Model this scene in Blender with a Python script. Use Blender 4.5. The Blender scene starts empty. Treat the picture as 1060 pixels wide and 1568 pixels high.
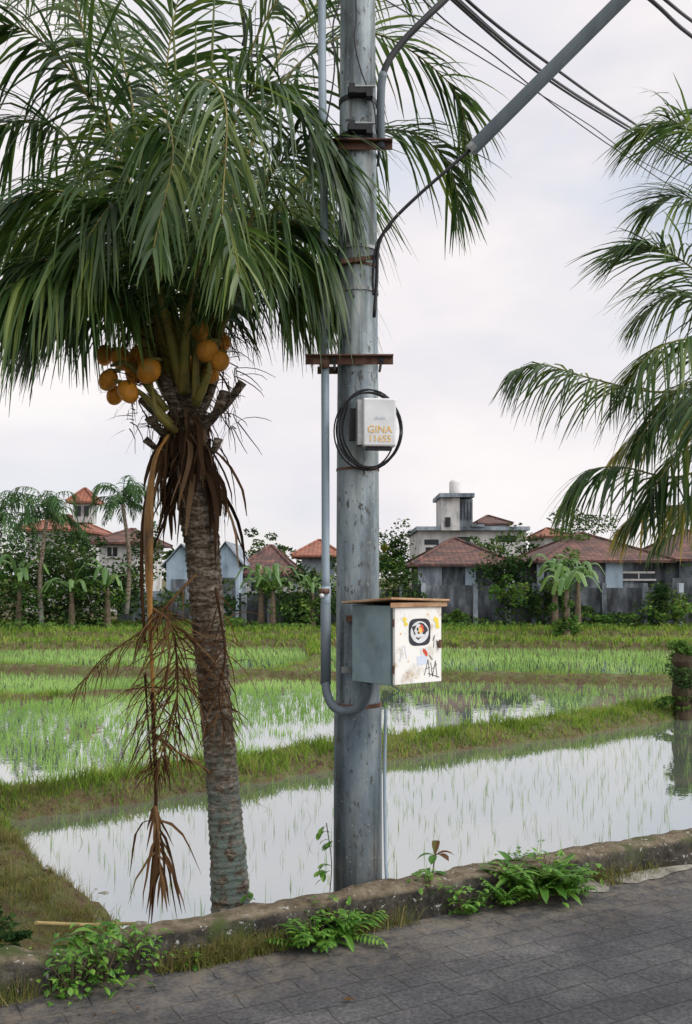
import bpy, math, random
import numpy as np
from mathutils import Vector, Matrix, noise
random.seed(7); rng=np.random.default_rng(7)
scene=bpy.context.scene
F=1524.0; EYE=1.6
def pt(u,v,d):   # image pixel coordinates (column, row) and chosen depth -> world metres
    return Vector(((u-530)/F*d, d, EYE+(885-v)/F*d))
el,az=math.radians(48),math.radians(112)   # sun right & slightly behind the viewer
SUN=Vector((math.sin(az)*math.cos(el),math.cos(az)*math.cos(el),math.sin(el)))
# ---------------------------------------------------------------- materials
def newmat(name):
    m=bpy.data.materials.new(name); m.use_nodes=True
    nt=m.node_tree; b=nt.nodes['Principled BSDF']; return m,nt,b
def ramp(nt,cols,lo=0.3,hi=0.7):
    r=nt.nodes.new('ShaderNodeValToRGB'); e=r.color_ramp.elements
    n=len(cols)
    while len(e)<n: e.new(0.5)
    for i,c in enumerate(cols):
        e[i].position=lo+(hi-lo)*i/(n-1); e[i].color=(*c,1)
    return r
def nmat(name,cols,scale=5,stretch=(1,1,1),rough=0.8,bump=0.3,detail=8,lo=0.3,hi=0.7,spec=0.3,metal=0,bscale=None,bdist=0.01):
    m,nt,b=newmat(name)
    tc=nt.nodes.new('ShaderNodeTexCoord'); mp=nt.nodes.new('ShaderNodeMapping')
    mp.inputs['Scale'].default_value=stretch
    nt.links.new(tc.outputs['Object'],mp.inputs['Vector'])
    n=nt.nodes.new('ShaderNodeTexNoise'); n.inputs['Scale'].default_value=scale; n.inputs['Detail'].default_value=detail; n.inputs['Roughness'].default_value=0.65
    nt.links.new(mp.outputs[0],n.inputs['Vector'])
    r=ramp(nt,cols,lo,hi); nt.links.new(n.outputs['Fac'],r.inputs[0]); nt.links.new(r.outputs[0],b.inputs['Base Color'])
    b.inputs['Roughness'].default_value=rough; b.inputs['Specular IOR Level'].default_value=spec; b.inputs['Metallic'].default_value=metal
    if bump:
        n2=nt.nodes.new('ShaderNodeTexNoise'); n2.inputs['Scale'].default_value=bscale or scale*6; n2.inputs['Detail'].default_value=5
        nt.links.new(mp.outputs[0],n2.inputs['Vector'])
        bp=nt.nodes.new('ShaderNodeBump'); bp.inputs['Strength'].default_value=bump; bp.inputs['Distance'].default_value=bdist
        nt.links.new(n2.outputs['Fac'],bp.inputs['Height']); nt.links.new(bp.outputs[0],b.inputs['Normal'])
    return m
def leafmat(name,cols,rough=0.45,trans=0.3,spec=0.0,patch=0.0,pscale=1.5):
    m,nt,b=newmat(name)
    g=nt.nodes.new('ShaderNodeNewGeometry'); r=ramp(nt,cols,0.0,1.0)
    src=g.outputs['Random Per Island']
    if patch:
        tc=nt.nodes.new('ShaderNodeTexCoord'); n=nt.nodes.new('ShaderNodeTexNoise'); n.inputs['Scale'].default_value=pscale; n.inputs['Detail'].default_value=2
        nt.links.new(tc.outputs['Object'],n.inputs['Vector'])
        mr=nt.nodes.new('ShaderNodeMapRange'); mr.inputs[1].default_value=0.35; mr.inputs[2].default_value=0.65
        nt.links.new(n.outputs['Fac'],mr.inputs[0])
        mx=nt.nodes.new('ShaderNodeMix'); mx.inputs[0].default_value=patch
        nt.links.new(src,mx.inputs[2]); nt.links.new(mr.outputs[0],mx.inputs[3]); src=mx.outputs[0]
    nt.links.new(src,r.inputs[0])
    out=nt.nodes['Material Output'].inputs['Surface']
    if spec:
        nt.links.new(r.outputs[0],b.inputs['Base Color']); b.inputs['Roughness'].default_value=rough; b.inputs['Specular IOR Level'].default_value=spec; base=b.outputs[0]
    else:
        nt.nodes.remove(b); d=nt.nodes.new('ShaderNodeBsdfDiffuse'); nt.links.new(r.outputs[0],d.inputs[0]); base=d.outputs[0]
    if not trans: nt.links.new(base,out); return m
    t=nt.nodes.new('ShaderNodeBsdfTranslucent'); mix=nt.nodes.new('ShaderNodeMixShader'); mix.inputs[0].default_value=trans
    hs=nt.nodes.new('ShaderNodeHueSaturation'); hs.inputs['Value'].default_value=1.9; hs.inputs['Hue'].default_value=0.475
    nt.links.new(r.outputs[0],hs.inputs['Color']); nt.links.new(hs.outputs[0],t.inputs['Color'])
    nt.links.new(base,mix.inputs[1]); nt.links.new(t.outputs[0],mix.inputs[2]); nt.links.new(mix.outputs[0],out)
    return m
M={}
M['palm']=leafmat('palm_leaf',[(0.008,0.024,0.006),(0.020,0.055,0.011),(0.048,0.10,0.018),(0.15,0.20,0.04)],rough=0.42,trans=0.32,spec=0.35,patch=0.45,pscale=1.6)
M['palm_y']=leafmat('palm_leaf_old',[(0.05,0.09,0.02),(0.14,0.16,0.03),(0.34,0.27,0.05)],rough=0.4,trans=0.35,spec=.3)
M['rachis']=nmat('palm_rachis',[(0.06,0.10,0.02),(0.16,0.18,0.04)],scale=8,rough=0.45,bump=0)
M['petiole']=nmat('palm_petiole',[(0.06,0.055,0.02),(0.19,0.16,0.035),(0.11,0.13,0.03)],scale=9,rough=0.5,bump=0.1)
M['dry']=leafmat('dry_leaf',[(0.025,0.014,0.008),(0.07,0.038,0.018),(0.15,0.09,0.042)],trans=0.1)
M['dryor']=nmat('dry_rachis',[(0.05,0.028,0.012),(0.26,0.13,0.03),(0.44,0.22,0.045)],scale=4,stretch=(1,1,.3),rough=0.6,lo=.35,hi=.6)
M['fibre']=leafmat('palm_fibre',[(0.02,0.012,0.008),(0.065,0.038,0.02),(0.16,0.105,0.06)],trans=0)
M['coco']=nmat('coconut_husk',[(0.26,0.09,0.012),(0.66,0.28,0.03),(0.44,0.18,0.02),(0.30,0.20,0.04)],scale=9,rough=0.5,bump=0.2)
M['bgpalm']=leafmat('distant_palm_leaf',[(0.018,0.040,0.018),(0.04,0.085,0.03),(0.08,0.13,0.05)],trans=0.15)
M['tree']=leafmat('tree_leaf',[(0.008,0.020,0.008),(0.020,0.046,0.015),(0.05,0.088,0.025),(0.11,0.15,0.04)],trans=0.12,patch=0.6,pscale=0.9)
M['tree2']=leafmat('shrub_leaf',[(0.02,0.05,0.012),(0.055,0.12,0.025),(0.14,0.20,0.045)],trans=0.2,patch=0.5,pscale=1.2)
M['banana']=leafmat('banana_leaf',[(0.05,0.12,0.03),(0.13,0.22,0.06)],rough=0.4,trans=0.3,spec=.3)
M['rice']=leafmat('rice_leaf',[(0.09,0.19,0.04),(0.16,0.29,0.07),(0.26,0.39,0.13)],trans=0.4,patch=0.6,pscale=0.35)
M['riced']=leafmat('rice_seedling',[(0.07,0.14,0.035),(0.14,0.25,0.06),(0.20,0.30,0.09)],trans=0.35)
M['grass']=leafmat('bank_grass',[(0.05,0.06,0.018),(0.08,0.15,0.022),(0.16,0.26,0.04),(0.27,0.23,0.09)],trans=0.35,patch=0.45,pscale=2.4)
M['drygrass']=leafmat('dry_bank_grass',[(0.05,0.045,0.018),(0.09,0.13,0.03),(0.20,0.16,0.07),(0.12,0.15,0.035),(0.10,0.07,0.035)],trans=0.2,patch=0.4,pscale=2.4)
M['weed']=leafmat('weed_leaf',[(0.03,0.10,0.012),(0.07,0.18,0.022),(0.16,0.30,0.045)],rough=0.4,trans=0.35,spec=.3)
M['redleaf']=leafmat('young_leaf',[(0.09,0.10,0.03),(0.10,0.05,0.03)],trans=0.3)
M['stem']=nmat('bark',[(0.05,0.035,0.02),(0.14,0.11,0.07)],scale=8,bump=0)
M['conc']=nmat('stained_concrete',[(0.055,0.065,0.072),(0.16,0.19,0.215),(0.33,0.37,0.40)],scale=1.1,stretch=(1,1,0.35),rough=0.9,bump=0,lo=0.37,hi=0.62)
M['concd']=nmat('dark_stained_wall',[(0.025,0.028,0.030),(0.085,0.095,0.105),(0.24,0.27,0.29)],scale=1.6,stretch=(1,1,0.3),rough=0.95,bump=0,lo=0.38,hi=0.66)
M['blue']=nmat('pale_blue_paint',[(0.12,0.16,0.19),(0.27,0.35,0.41),(0.36,0.44,0.49)],scale=1.6,stretch=(1,1,.4),rough=0.9,bump=0)
M['white']=nmat('aged_white_wall',[(0.20,0.20,0.19),(0.44,0.44,0.42),(0.58,0.57,0.54)],scale=1.3,stretch=(1,1,.5),rough=0.9,bump=0,lo=0.33,hi=0.62)
M['dark']=nmat('window_dark',[(0.01,0.012,0.014),(0.03,0.035,0.04)],scale=2,rough=0.3,bump=0)
M['black']=nmat('black_rubber',[(0.008,0.008,0.009),(0.02,0.02,0.022)],scale=10,rough=0.5,bump=0)
M['moss']=nmat('mossy_post',[(0.02,0.014,0.010),(0.05,0.036,0.022),(0.035,0.05,0.015)],scale=9,rough=1,bump=0.8)
M['rust']=nmat('rusty_steel',[(0.04,0.025,0.02),(0.11,0.055,0.035),(0.20,0.13,0.10)],scale=18,rough=0.8,bump=0.4,bdist=0.003)
M['pvc']=nmat('grey_conduit',[(0.18,0.24,0.28),(0.33,0.40,0.45)],scale=4,stretch=(1,1,.3),rough=0.45,bump=0)
M['pvcd']=nmat('dark_conduit',[(0.06,0.08,0.09),(0.13,0.165,0.185)],scale=5,stretch=(1,1,.3),rough=0.5,bump=0)
M['cab']=nmat('cabinet_paint',[(0.13,0.18,0.195),(0.20,0.28,0.30),(0.25,0.33,0.35)],scale=6,rough=0.5,bump=0.1,bdist=0.003)
M['door']=nmat('cabinet_door_paint',[(0.38,0.28,0.18),(0.58,0.56,0.50),(0.70,0.69,0.64)],scale=11,rough=0.6,bump=0.1,bdist=0.002,lo=0.30,hi=0.48)
M['lid']=nmat('rusted_lid',[(0.16,0.07,0.03),(0.36,0.22,0.12),(0.42,0.33,0.22)],scale=9,rough=0.8,bump=0.3,bdist=0.003)
M['boxw']=nmat('white_plastic',[(0.48,0.49,0.48),(0.66,0.67,0.66)],scale=9,rough=0.5,bump=0)
M['orange']=nmat('orange_paint',[(0.60,0.34,0.06),(0.78,0.50,0.15)],scale=30,rough=0.6,bump=0)
M['redp']=nmat('red_sticker',[(0.5,0.06,0.03),(0.6,0.1,0.05)],scale=30,rough=0.5,bump=0)
M['yel']=nmat('yellow_paint',[(0.65,0.5,0.03),(0.75,0.6,0.1)],scale=30,rough=0.5,bump=0)
M['ink']=nmat('black_ink',[(0.015,0.015,0.02),(0.04,0.04,0.05)],scale=30,rough=0.5,bump=0)
M['bluep']=nmat('pale_sticker',[(0.45,0.52,0.62),(0.6,0.65,0.7)],scale=20,rough=0.5,bump=0)
M['rock']=nmat('concrete_rubble',[(0.06,0.055,0.045),(0.18,0.17,0.14),(0.30,0.29,0.26)],scale=9,rough=0.95,bump=0.6)
M['steel']=nmat('steel_band',[(0.16,0.17,0.17),(0.34,0.35,0.34)],scale=20,rough=0.5,metal=0.4,bump=0.1,bdist=0.002)
def nz_(nt,tc,scale,st=(1,1,1),det=8,ro=.65):
    mp=nt.nodes.new('ShaderNodeMapping'); mp.inputs['Scale'].default_value=st; nt.links.new(tc.outputs['Object'],mp.inputs[0])
    n=nt.nodes.new('ShaderNodeTexNoise'); n.inputs['Scale'].default_value=scale; n.inputs['Detail'].default_value=det; n.inputs['Roughness'].default_value=ro
    nt.links.new(mp.outputs[0],n.inputs[0]); return n
def mixc(nt,fac,a,b,mode='MIX'):
    mx=nt.nodes.new('ShaderNodeMix'); mx.data_type='RGBA'; mx.blend_type=mode
    for v,i in ((fac,0),(a,6),(b,7)):
        if isinstance(v,(int,float)): mx.inputs[i].default_value=v
        elif isinstance(v,tuple): mx.inputs[i].default_value=(*v,1)
        else: nt.links.new(v,mx.inputs[i])
    return mx.outputs[2]
def rmp(nt,src,cols,lo,hi):
    r=ramp(nt,cols,lo,hi); nt.links.new(src,r.inputs[0]); return r.outputs[0]
BW=[(0,0,0),(1,1,1)]
def polemat():
    m,nt,b=newmat('weathered_pole'); tc=nt.nodes.new('ShaderNodeTexCoord')
    c=rmp(nt,nz_(nt,tc,5,(1,1,.35)).outputs[0],[(0.07,0.09,0.10),(0.17,0.215,0.235),(0.27,0.32,0.33),(0.42,0.44,0.41)],.34,.68)
    s=rmp(nt,nz_(nt,tc,16,(1,1,.05),4).outputs[0],[(0.36,0.35,0.32),(1,1,1)],.38,.54)
    c=mixc(nt,.9,c,s,'MULTIPLY')
    sx=nt.nodes.new('ShaderNodeSeparateXYZ'); nt.links.new(tc.outputs['Object'],sx.inputs[0])
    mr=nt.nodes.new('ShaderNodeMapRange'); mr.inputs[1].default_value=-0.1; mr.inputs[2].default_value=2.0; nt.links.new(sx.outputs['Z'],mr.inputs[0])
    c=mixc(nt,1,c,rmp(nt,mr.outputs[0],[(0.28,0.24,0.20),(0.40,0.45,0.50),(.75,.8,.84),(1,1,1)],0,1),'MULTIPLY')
    l=nz_(nt,tc,60,(1,1,1),3); c=mixc(nt,rmp(nt,l.outputs[0],BW,.64,.72),c,(0.30,0.31,0.25))
    d=nz_(nt,tc,38,(1,1,.5),4); c=mixc(nt,rmp(nt,d.outputs[0],BW,.58,.66),c,(0.05,0.05,0.042))
    nt.links.new(c,b.inputs['Base Color']); b.inputs['Roughness'].default_value=0.55; b.inputs['Specular IOR Level'].default_value=.4
    bp=nt.nodes.new('ShaderNodeBump'); bp.inputs['Strength'].default_value=.25; bp.inputs['Distance'].default_value=.004
    nt.links.new(l.outputs[0],bp.inputs['Height']); nt.links.new(bp.outputs[0],b.inputs['Normal'])
    return m
M['pole']=polemat()
def trunkmat():
    m,nt,b=newmat('palm_trunk_bark'); tc=nt.nodes.new('ShaderNodeTexCoord')
    n=nz_(nt,tc,9,(1,1,4),10,.75)
    c=rmp(nt,n.outputs[0],[(0.022,0.016,0.012),(0.09,0.07,0.05),(0.22,0.185,0.14),(0.44,0.41,0.35)],.34,.67)
    f=nz_(nt,tc,45,(1,1,1.5),5); c=mixc(nt,.85,c,rmp(nt,f.outputs[0],[(.35,.32,.28),(1.15,1.15,1.15)],.4,.58),'MULTIPLY')
    n2=nz_(nt,tc,18,(1,1,1),5); sx=nt.nodes.new('ShaderNodeSeparateXYZ'); nt.links.new(tc.outputs['Object'],sx.inputs[0])
    mr=nt.nodes.new('ShaderNodeMapRange'); mr.inputs[1].default_value=0.95; mr.inputs[2].default_value=0.2; nt.links.new(sx.outputs['Z'],mr.inputs[0])
    mu=nt.nodes.new('ShaderNodeMath'); mu.operation='MULTIPLY'; nt.links.new(mr.outputs[0],mu.inputs[0]); nt.links.new(rmp(nt,n2.outputs[0],BW,.42,.56),mu.inputs[1])
    c=mixc(nt,mu.outputs[0],c,(0.15,0.19,0.16))
    nt.links.new(c,b.inputs['Base Color']); b.inputs['Roughness'].default_value=.95; b.inputs['Specular IOR Level'].default_value=.1
    ad=nt.nodes.new('ShaderNodeMath'); nt.links.new(n.outputs[0],ad.inputs[0]); nt.links.new(f.outputs[0],ad.inputs[1])
    bp=nt.nodes.new('ShaderNodeBump'); bp.inputs['Strength'].default_value=1; bp.inputs['Distance'].default_value=.012
    nt.links.new(ad.outputs[0],bp.inputs['Height']); nt.links.new(bp.outputs[0],b.inputs['Normal'])
    return m
M['trunk']=trunkmat()
def kerbmat():
    m,nt,b=newmat('mossy_concrete'); tc=nt.nodes.new('ShaderNodeTexCoord')
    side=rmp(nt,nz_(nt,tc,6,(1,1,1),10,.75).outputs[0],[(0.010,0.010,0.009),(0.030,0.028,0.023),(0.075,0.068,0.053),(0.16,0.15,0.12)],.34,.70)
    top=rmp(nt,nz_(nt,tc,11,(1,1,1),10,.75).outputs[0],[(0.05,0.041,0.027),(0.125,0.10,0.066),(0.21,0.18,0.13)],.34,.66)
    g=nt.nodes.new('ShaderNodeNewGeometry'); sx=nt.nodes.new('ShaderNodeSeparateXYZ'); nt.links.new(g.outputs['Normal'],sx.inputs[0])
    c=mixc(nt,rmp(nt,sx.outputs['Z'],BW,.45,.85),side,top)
    mo=nz_(nt,tc,3.2,(1,1,1),6); c=mixc(nt,rmp(nt,mo.outputs[0],BW,.54,.66),c,(0.05,0.068,0.022))
    wh=nz_(nt,tc,34,(1,1,1),3); c=mixc(nt,rmp(nt,wh.outputs[0],BW,.63,.68),c,(0.32,0.33,0.30))
    nt.links.new(c,b.inputs['Base Color']); b.inputs['Roughness'].default_value=.97; b.inputs['Specular IOR Level'].default_value=.15
    bb_=nz_(nt,tc,30,(1,1,1),8,.7); bp=nt.nodes.new('ShaderNodeBump'); bp.inputs['Strength'].default_value=1; bp.inputs['Distance'].default_value=.018
    nt.links.new(bb_.outputs[0],bp.inputs['Height']); nt.links.new(bp.outputs[0],b.inputs['Normal']); return m
M['kerb']=kerbmat()
def roofmat(name,cols):
    m,nt,b=newmat(name); tc=nt.nodes.new('ShaderNodeTexCoord')
    c=rmp(nt,nz_(nt,tc,2.2).outputs[0],cols,.35,.65)
    w1=nt.nodes.new('ShaderNodeTexWave'); w1.bands_direction='Z'; w1.inputs['Scale'].default_value=2.6; nt.links.new(tc.outputs['Object'],w1.inputs[0])
    w2=nt.nodes.new('ShaderNodeTexWave'); w2.bands_direction='X'; w2.inputs['Scale'].default_value=1.5; nt.links.new(tc.outputs['Object'],w2.inputs[0])
    ad=nt.nodes.new('ShaderNodeMath'); nt.links.new(w1.outputs[1],ad.inputs[0]); nt.links.new(w2.outputs[1],ad.inputs[1])
    c=mixc(nt,.35,c,ad.outputs[0],'MULTIPLY'); nt.links.new(c,b.inputs['Base Color']); b.inputs['Roughness'].default_value=.9
    return m
M['roof']=roofmat('clay_tiles_aged',[(0.025,0.017,0.016),(0.070,0.032,0.024),(0.13,0.058,0.040)])
M['roofo']=roofmat('clay_tiles_orange',[(0.12,0.045,0.03),(0.24,0.09,0.05)])
# ---------------------------------------------------------------- mesh builder
class MB:
    def __init__(s): s.v=[]; s.f=[]; s.m=[]
    def add(s,vs,fs,mi=0):
        o=len(s.v); s.v.extend([tuple(v) for v in vs]); s.f.extend([tuple(i+o for i in f) for f in fs]); s.m.extend([mi]*len(fs))
    def box(s,c,size,rot=0,mi=0,tilt=None):
        x,y,z=[a/2 for a in size]; R=Matrix.Rotation(rot,3,'Z')
        if tilt is not None: R=R@tilt
        c=Vector(c)
        vs=[c+R@Vector((a*x,b*y,d*z)) for a in(-1,1) for b in(-1,1) for d in(-1,1)]
        s.add(vs,[(0,1,3,2),(4,6,7,5),(0,4,5,1),(2,3,7,6),(0,2,6,4),(1,5,7,3)],mi)
    def tube(s,path,rad,n=8,mi=0,cap=True,flat=1.0):
        path=[Vector(p) for p in path]; N=len(path)
        if not hasattr(rad,'__len__'): rad=[rad]*N
        T0=(path[1]-path[0]).normalized(); up=Vector((0,0,1)) if abs(T0.z)<.9 else Vector((0,1,0))
        a=T0.cross(up).normalized(); vs=[]
        for i in range(N):
            T=(path[min(i+1,N-1)]-path[max(i-1,0)]).normalized()
            a=(a-T*a.dot(T)).normalized(); b=T.cross(a)
            for k in range(n):
                th=2*math.pi*k/n; vs.append(path[i]+(a*math.cos(th)+b*math.sin(th)*flat)*rad[i])
        fs=[(i*n+k,i*n+(k+1)%n,(i+1)*n+(k+1)%n,(i+1)*n+k) for i in range(N-1) for k in range(n)]
        if cap: fs+=[tuple(range(n))[::-1],tuple((N-1)*n+k for k in range(n))]
        s.add(vs,fs,mi)
    def ribbon(s,path,wd,widths,mi=0):
        vs=[];N=len(path)
        for p,w in zip(path,widths): vs+= [p-wd*w/2,p+wd*w/2]
        s.add(vs,[(2*i,2*i+1,2*i+3,2*i+2) for i in range(N-1)],mi)
    def sphere(s,c,r,mi=0,nu=16,nv=11,sc=(1,1,1)):
        c=Vector(c); vs=[]
        for j in range(nv+1):
            ph=math.pi*j/nv
            for i in range(nu):
                th=2*math.pi*i/nu; vs.append(c+Vector((math.sin(ph)*math.cos(th)*r*sc[0],math.sin(ph)*math.sin(th)*r*sc[1],math.cos(ph)*r*sc[2])))
        s.add(vs,[(j*nu+i,(j+1)*nu+i,(j+1)*nu+(i+1)%nu,j*nu+(i+1)%nu) for j in range(nv) for i in range(nu)],mi)
    def build(s,name,mats,smooth=False,parent=None,bevel=0):
        me=bpy.data.meshes.new(name); me.from_pydata(s.v,[],s.f); 
        for m in mats: me.materials.append(M[m] if isinstance(m,str) else m)
        me.polygons.foreach_set('material_index',s.m)
        if smooth: me.polygons.foreach_set('use_smooth',[True]*len(s.f))
        me.update(); o=bpy.data.objects.new(name,me); scene.collection.objects.link(o)
        if parent: o.parent=parent
        if bevel:
            b=o.modifiers.new('bev','BEVEL'); b.width=bevel; b.segments=2; b.limit_method='ANGLE'
        return o
def empty(name):
    o=bpy.data.objects.new(name,None); scene.collection.objects.link(o); return o
def catmull(P,n):
    P=[Vector(p) for p in P]; P=[P[0]*2-P[1]]+P+[P[-1]*2-P[-2]]; segs=len(P)-3; out=[]
    for i in range(n+1):
        x=i/n*segs; k=min(int(x),segs-1); t=x-k; a,b,c,d=P[k:k+4]
        out.append(0.5*((2*b)+(c-a)*t+(2*a-5*b+4*c-d)*t*t+(3*b-a-3*c+d)*t**3))
    return out
# ---------------------------------------------------------------- terrain
A=np.array([-1.305,3.75]); D=np.array([0.8748,0.4845]); Nn=np.array([-0.4845,0.8748])
WZ=-0.45
def vn(x,y,s=1.0,k=0):
    return (np.sin(x*1.3*s+k)*np.cos(y*1.7*s+1.3*k)+np.sin(x*2.9*s-y*2.1*s+2*k)*.6+np.cos(x*5.3*s+y*4.7*s+k)*.35+np.sin(x*11*s-y*9.1*s)*.18)/2.1
def pdist(x,y,P):
    d=np.full(x.shape,1e9)
    for (x0,y0),(x1,y1) in zip(P[:-1],P[1:]):
        dx,dy=x1-x0,y1-y0; t=np.clip(((x-x0)*dx+(y-y0)*dy)/(dx*dx+dy*dy),0,1)
        d=np.minimum(d,np.hypot(x-x0-t*dx,y-y0-t*dy))
    return d
BANKS=[([(-14,5.6),(-6,7.3),(-3.4,8.5),(-2.2,9.35),(-0.83,10.7),(0.54,11.8),(2.7,13.2),(5.3,15.5),(9,18.3),(20,24)],0.46,-0.29),
 ([(-25,24),(-7.2,21.6),(-0.4,19.9),(1.5,20.0),(7,18.9),(12,18.0),(20,17)],0.40,-0.27),
 ([(-25,16.5),(-5.6,16.6),(-3.2,18.0),(-1.6,20.1)],0.26,-0.36),
 ([(-30,28.5),(-10,28.5),(0,30),(12,28),(30,27)],0.5,-0.22),
 ([(-30,33),(-12,33.5),(0,34),(14,34.5),(30,33)],0.6,-0.2),
 ([(-1.6,20.1),(-0.6,24),(-1,30),(0,37)],0.3,-0.33)]
def Hh(x,y):
    x=np.asarray(x,float); y=np.asarray(y,float)
    t=(x-A[0])*Nn[0]+(y-A[1])*Nn[1]
    z=-0.56+0.02*vn(x,y,1.5)
    for i,(P,w,top) in enumerate(BANKS):
        d=pdist(x,y,P); ww=w*(1+0.22*vn(x,y,1.3,i)+.14*vn(x,y,4,i))
        z=np.maximum(z,-0.58+(top+0.58+0.03*vn(x,y,2.5,i)+.02*vn(x,y,7,i))*np.exp(-(d/ww)**4))
    xb=np.interp(y,[3,5.0,5.6,6.07,6.79,7.7,8.2,9.5],[-0.85,-1.0,-1.15,-1.39,-1.92,-2.45,-2.7,-5])+0.08*vn(x,y,2.2)+.09*vn(x,y,7)
    s=np.clip((xb-x+0.15)/0.5,0,1); s=s*s*(3-2*s)*(y<9.6)
    z=np.maximum(z,-0.58+s*(0.26+0.06*vn(x,y,2.4)+.05*vn(x,y,8)+.02*vn(x,y,19)+0.12*np.clip((xb-x)/2,0,1)))
    s=np.clip((y-36.5)/2.5,0,1); z=np.maximum(z,-0.56+s*0.34)
    s=np.clip((0.10-t)/0.06,0,1); z=z*(1-s)+(-0.05)*s
    z=np.where(t<0.04,-.05,z)
    return z
xs=np.concatenate([np.linspace(-1500,-60,14),np.linspace(-50,-16,20),np.arange(-14,-4,0.1),np.arange(-4,0,.05),np.arange(0,14.01,0.1),np.linspace(16,50,20),np.linspace(60,1500,14)])
ys=np.concatenate([np.linspace(-1200,-20,10),np.linspace(-14,1.5,12),np.arange(2,14,.05),np.arange(14,41,0.12),np.linspace(42,100,20),np.linspace(120,2500,16)])
X,Y=np.meshgrid(xs,ys); Z=Hh(X,Y); nx,ny=len(xs),len(ys)
me=bpy.data.meshes.new('ground'); V=np.stack([X.ravel(),Y.ravel(),Z.ravel()],1)
i=np.arange(nx*ny).reshape(ny,nx); Q=np.stack([i[:-1,:-1].ravel(),i[:-1,1:].ravel(),i[1:,1:].ravel(),i[1:,:-1].ravel()],1)
me.from_pydata(V.tolist(),[],Q.tolist()); me.polygons.foreach_set('use_smooth',[True]*len(Q))
me.materials.append(nmat('field_earth',[(0.028,0.019,0.011),(0.085,0.058,0.03),(0.08,0.09,0.03),(0.15,0.12,0.07)],scale=6,rough=.95,bump=1,bscale=30,bdist=.04))
g=bpy.data.objects.new('ground',me); scene.collection.objects.link(g)
# water
m,nt,b=newmat('paddy_water'); nt.nodes.remove(b)
out=nt.nodes['Material Output']
gl=nt.nodes.new('ShaderNodeBsdfGlossy'); gl.inputs['Roughness'].default_value=.012; gl.inputs['Color'].default_value=(0.95,0.98,1.0,1)
df=nt.nodes.new('ShaderNodeBsdfDiffuse'); df.inputs['Color'].default_value=(0.10,0.12,0.09,1)
fr=nt.nodes.new('ShaderNodeFresnel'); fr.inputs[0].default_value=2.6
mr=nt.nodes.new('ShaderNodeMapRange'); mr.inputs[3].default_value=.42; mr.inputs[4].default_value=1; nt.links.new(fr.outputs[0],mr.inputs[0])
mix=nt.nodes.new('ShaderNodeMixShader'); nt.links.new(mr.outputs[0],mix.inputs[0]); nt.links.new(df.outputs[0],mix.inputs[1]); nt.links.new(gl.outputs[0],mix.inputs[2]); nt.links.new(mix.outputs[0],out.inputs[0])
tc=nt.nodes.new('ShaderNodeTexCoord'); n=nz_(nt,tc,4,(1,1,1),3)
bp=nt.nodes.new('ShaderNodeBump'); bp.inputs['Strength'].default_value=.10; bp.inputs['Distance'].default_value=.01; nt.links.new(n.outputs[0],bp.inputs['Height']); nt.links.new(bp.outputs[0],gl.inputs['Normal'])
M['water']=m
w=MB(); w.add([(-45,-18,WZ),(50,-0.0,WZ),(50,39,WZ),(-45,39,WZ)],[(0,1,2,3)]); w.build('paddy_water',['water'])
# road
m,nt,b=newmat('block_paving')
tc=nt.nodes.new('ShaderNodeTexCoord'); mp=nt.nodes.new('ShaderNodeMapping'); mp.inputs['Rotation'].default_value=(0,0,-math.atan2(D[1],D[0])); nt.links.new(tc.outputs['Object'],mp.inputs[0])
wn=nt.nodes.new('ShaderNodeTexNoise'); wn.inputs['Scale'].default_value=4; nt.links.new(mp.outputs[0],wn.inputs[0])
va=nt.nodes.new('ShaderNodeVectorMath'); va.operation='SCALE'; va.inputs[3].default_value=.05; nt.links.new(wn.outputs['Color'],va.inputs[0])
vb=nt.nodes.new('ShaderNodeVectorMath'); nt.links.new(mp.outputs[0],vb.inputs[0]); nt.links.new(va.outputs[0],vb.inputs[1])
br=nt.nodes.new('ShaderNodeTexBrick'); br.inputs['Scale'].default_value=1; br.inputs['Brick Width'].default_value=.25; br.inputs['Row Height'].default_value=.15; br.inputs['Mortar Size'].default_value=.005; br.inputs['Mortar Smooth'].default_value=1
br.inputs['Color1'].default_value=(0.048,0.049,0.051,1); br.inputs['Color2'].default_value=(0.060,0.060,0.062,1); br.inputs['Mortar'].default_value=(0.030,0.029,0.027,1)
nt.links.new(vb.outputs[0],br.inputs[0])
c=mixc(nt,1,br.outputs[0],rmp(nt,nz_(nt,tc,1.3,(1,1,1),12,.72).outputs[0],[(0.5,0.5,0.5),(1.0,1.0,1.0),(2.1,2.05,1.9)],.32,.68),'MULTIPLY')
c=mixc(nt,.8,c,rmp(nt,nz_(nt,tc,55,(1,1,1),5,.7).outputs[0],[(.4,.4,.4),(1.5,1.5,1.5)],.36,.66),'MULTIPLY')
sx=nt.nodes.new('ShaderNodeSeparateXYZ'); nt.links.new(mp.outputs[0],sx.inputs[0])
kt=float(A@Nn); mr=nt.nodes.new('ShaderNodeMapRange'); mr.inputs[1].default_value=kt-0.6; mr.inputs[2].default_value=kt; nt.links.new(sx.outputs['Y'],mr.inputs[0])
mu=nt.nodes.new('ShaderNodeMath'); mu.operation='MULTIPLY'; nt.links.new(mr.outputs[0],mu.inputs[0]); nt.links.new(rmp(nt,nz_(nt,tc,9,(1,1,1),10,.75).outputs[0],BW,.42,.6),mu.inputs[1])
c=mixc(nt,mu.outputs[0],c,(0.15,0.13,0.10)); nt.links.new(c,b.inputs['Base Color']); b.inputs['Roughness'].default_value=.85; b.inputs['Specular IOR Level'].default_value=.25
n2=nz_(nt,tc,60,(1,1,1),6,.7)
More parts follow.
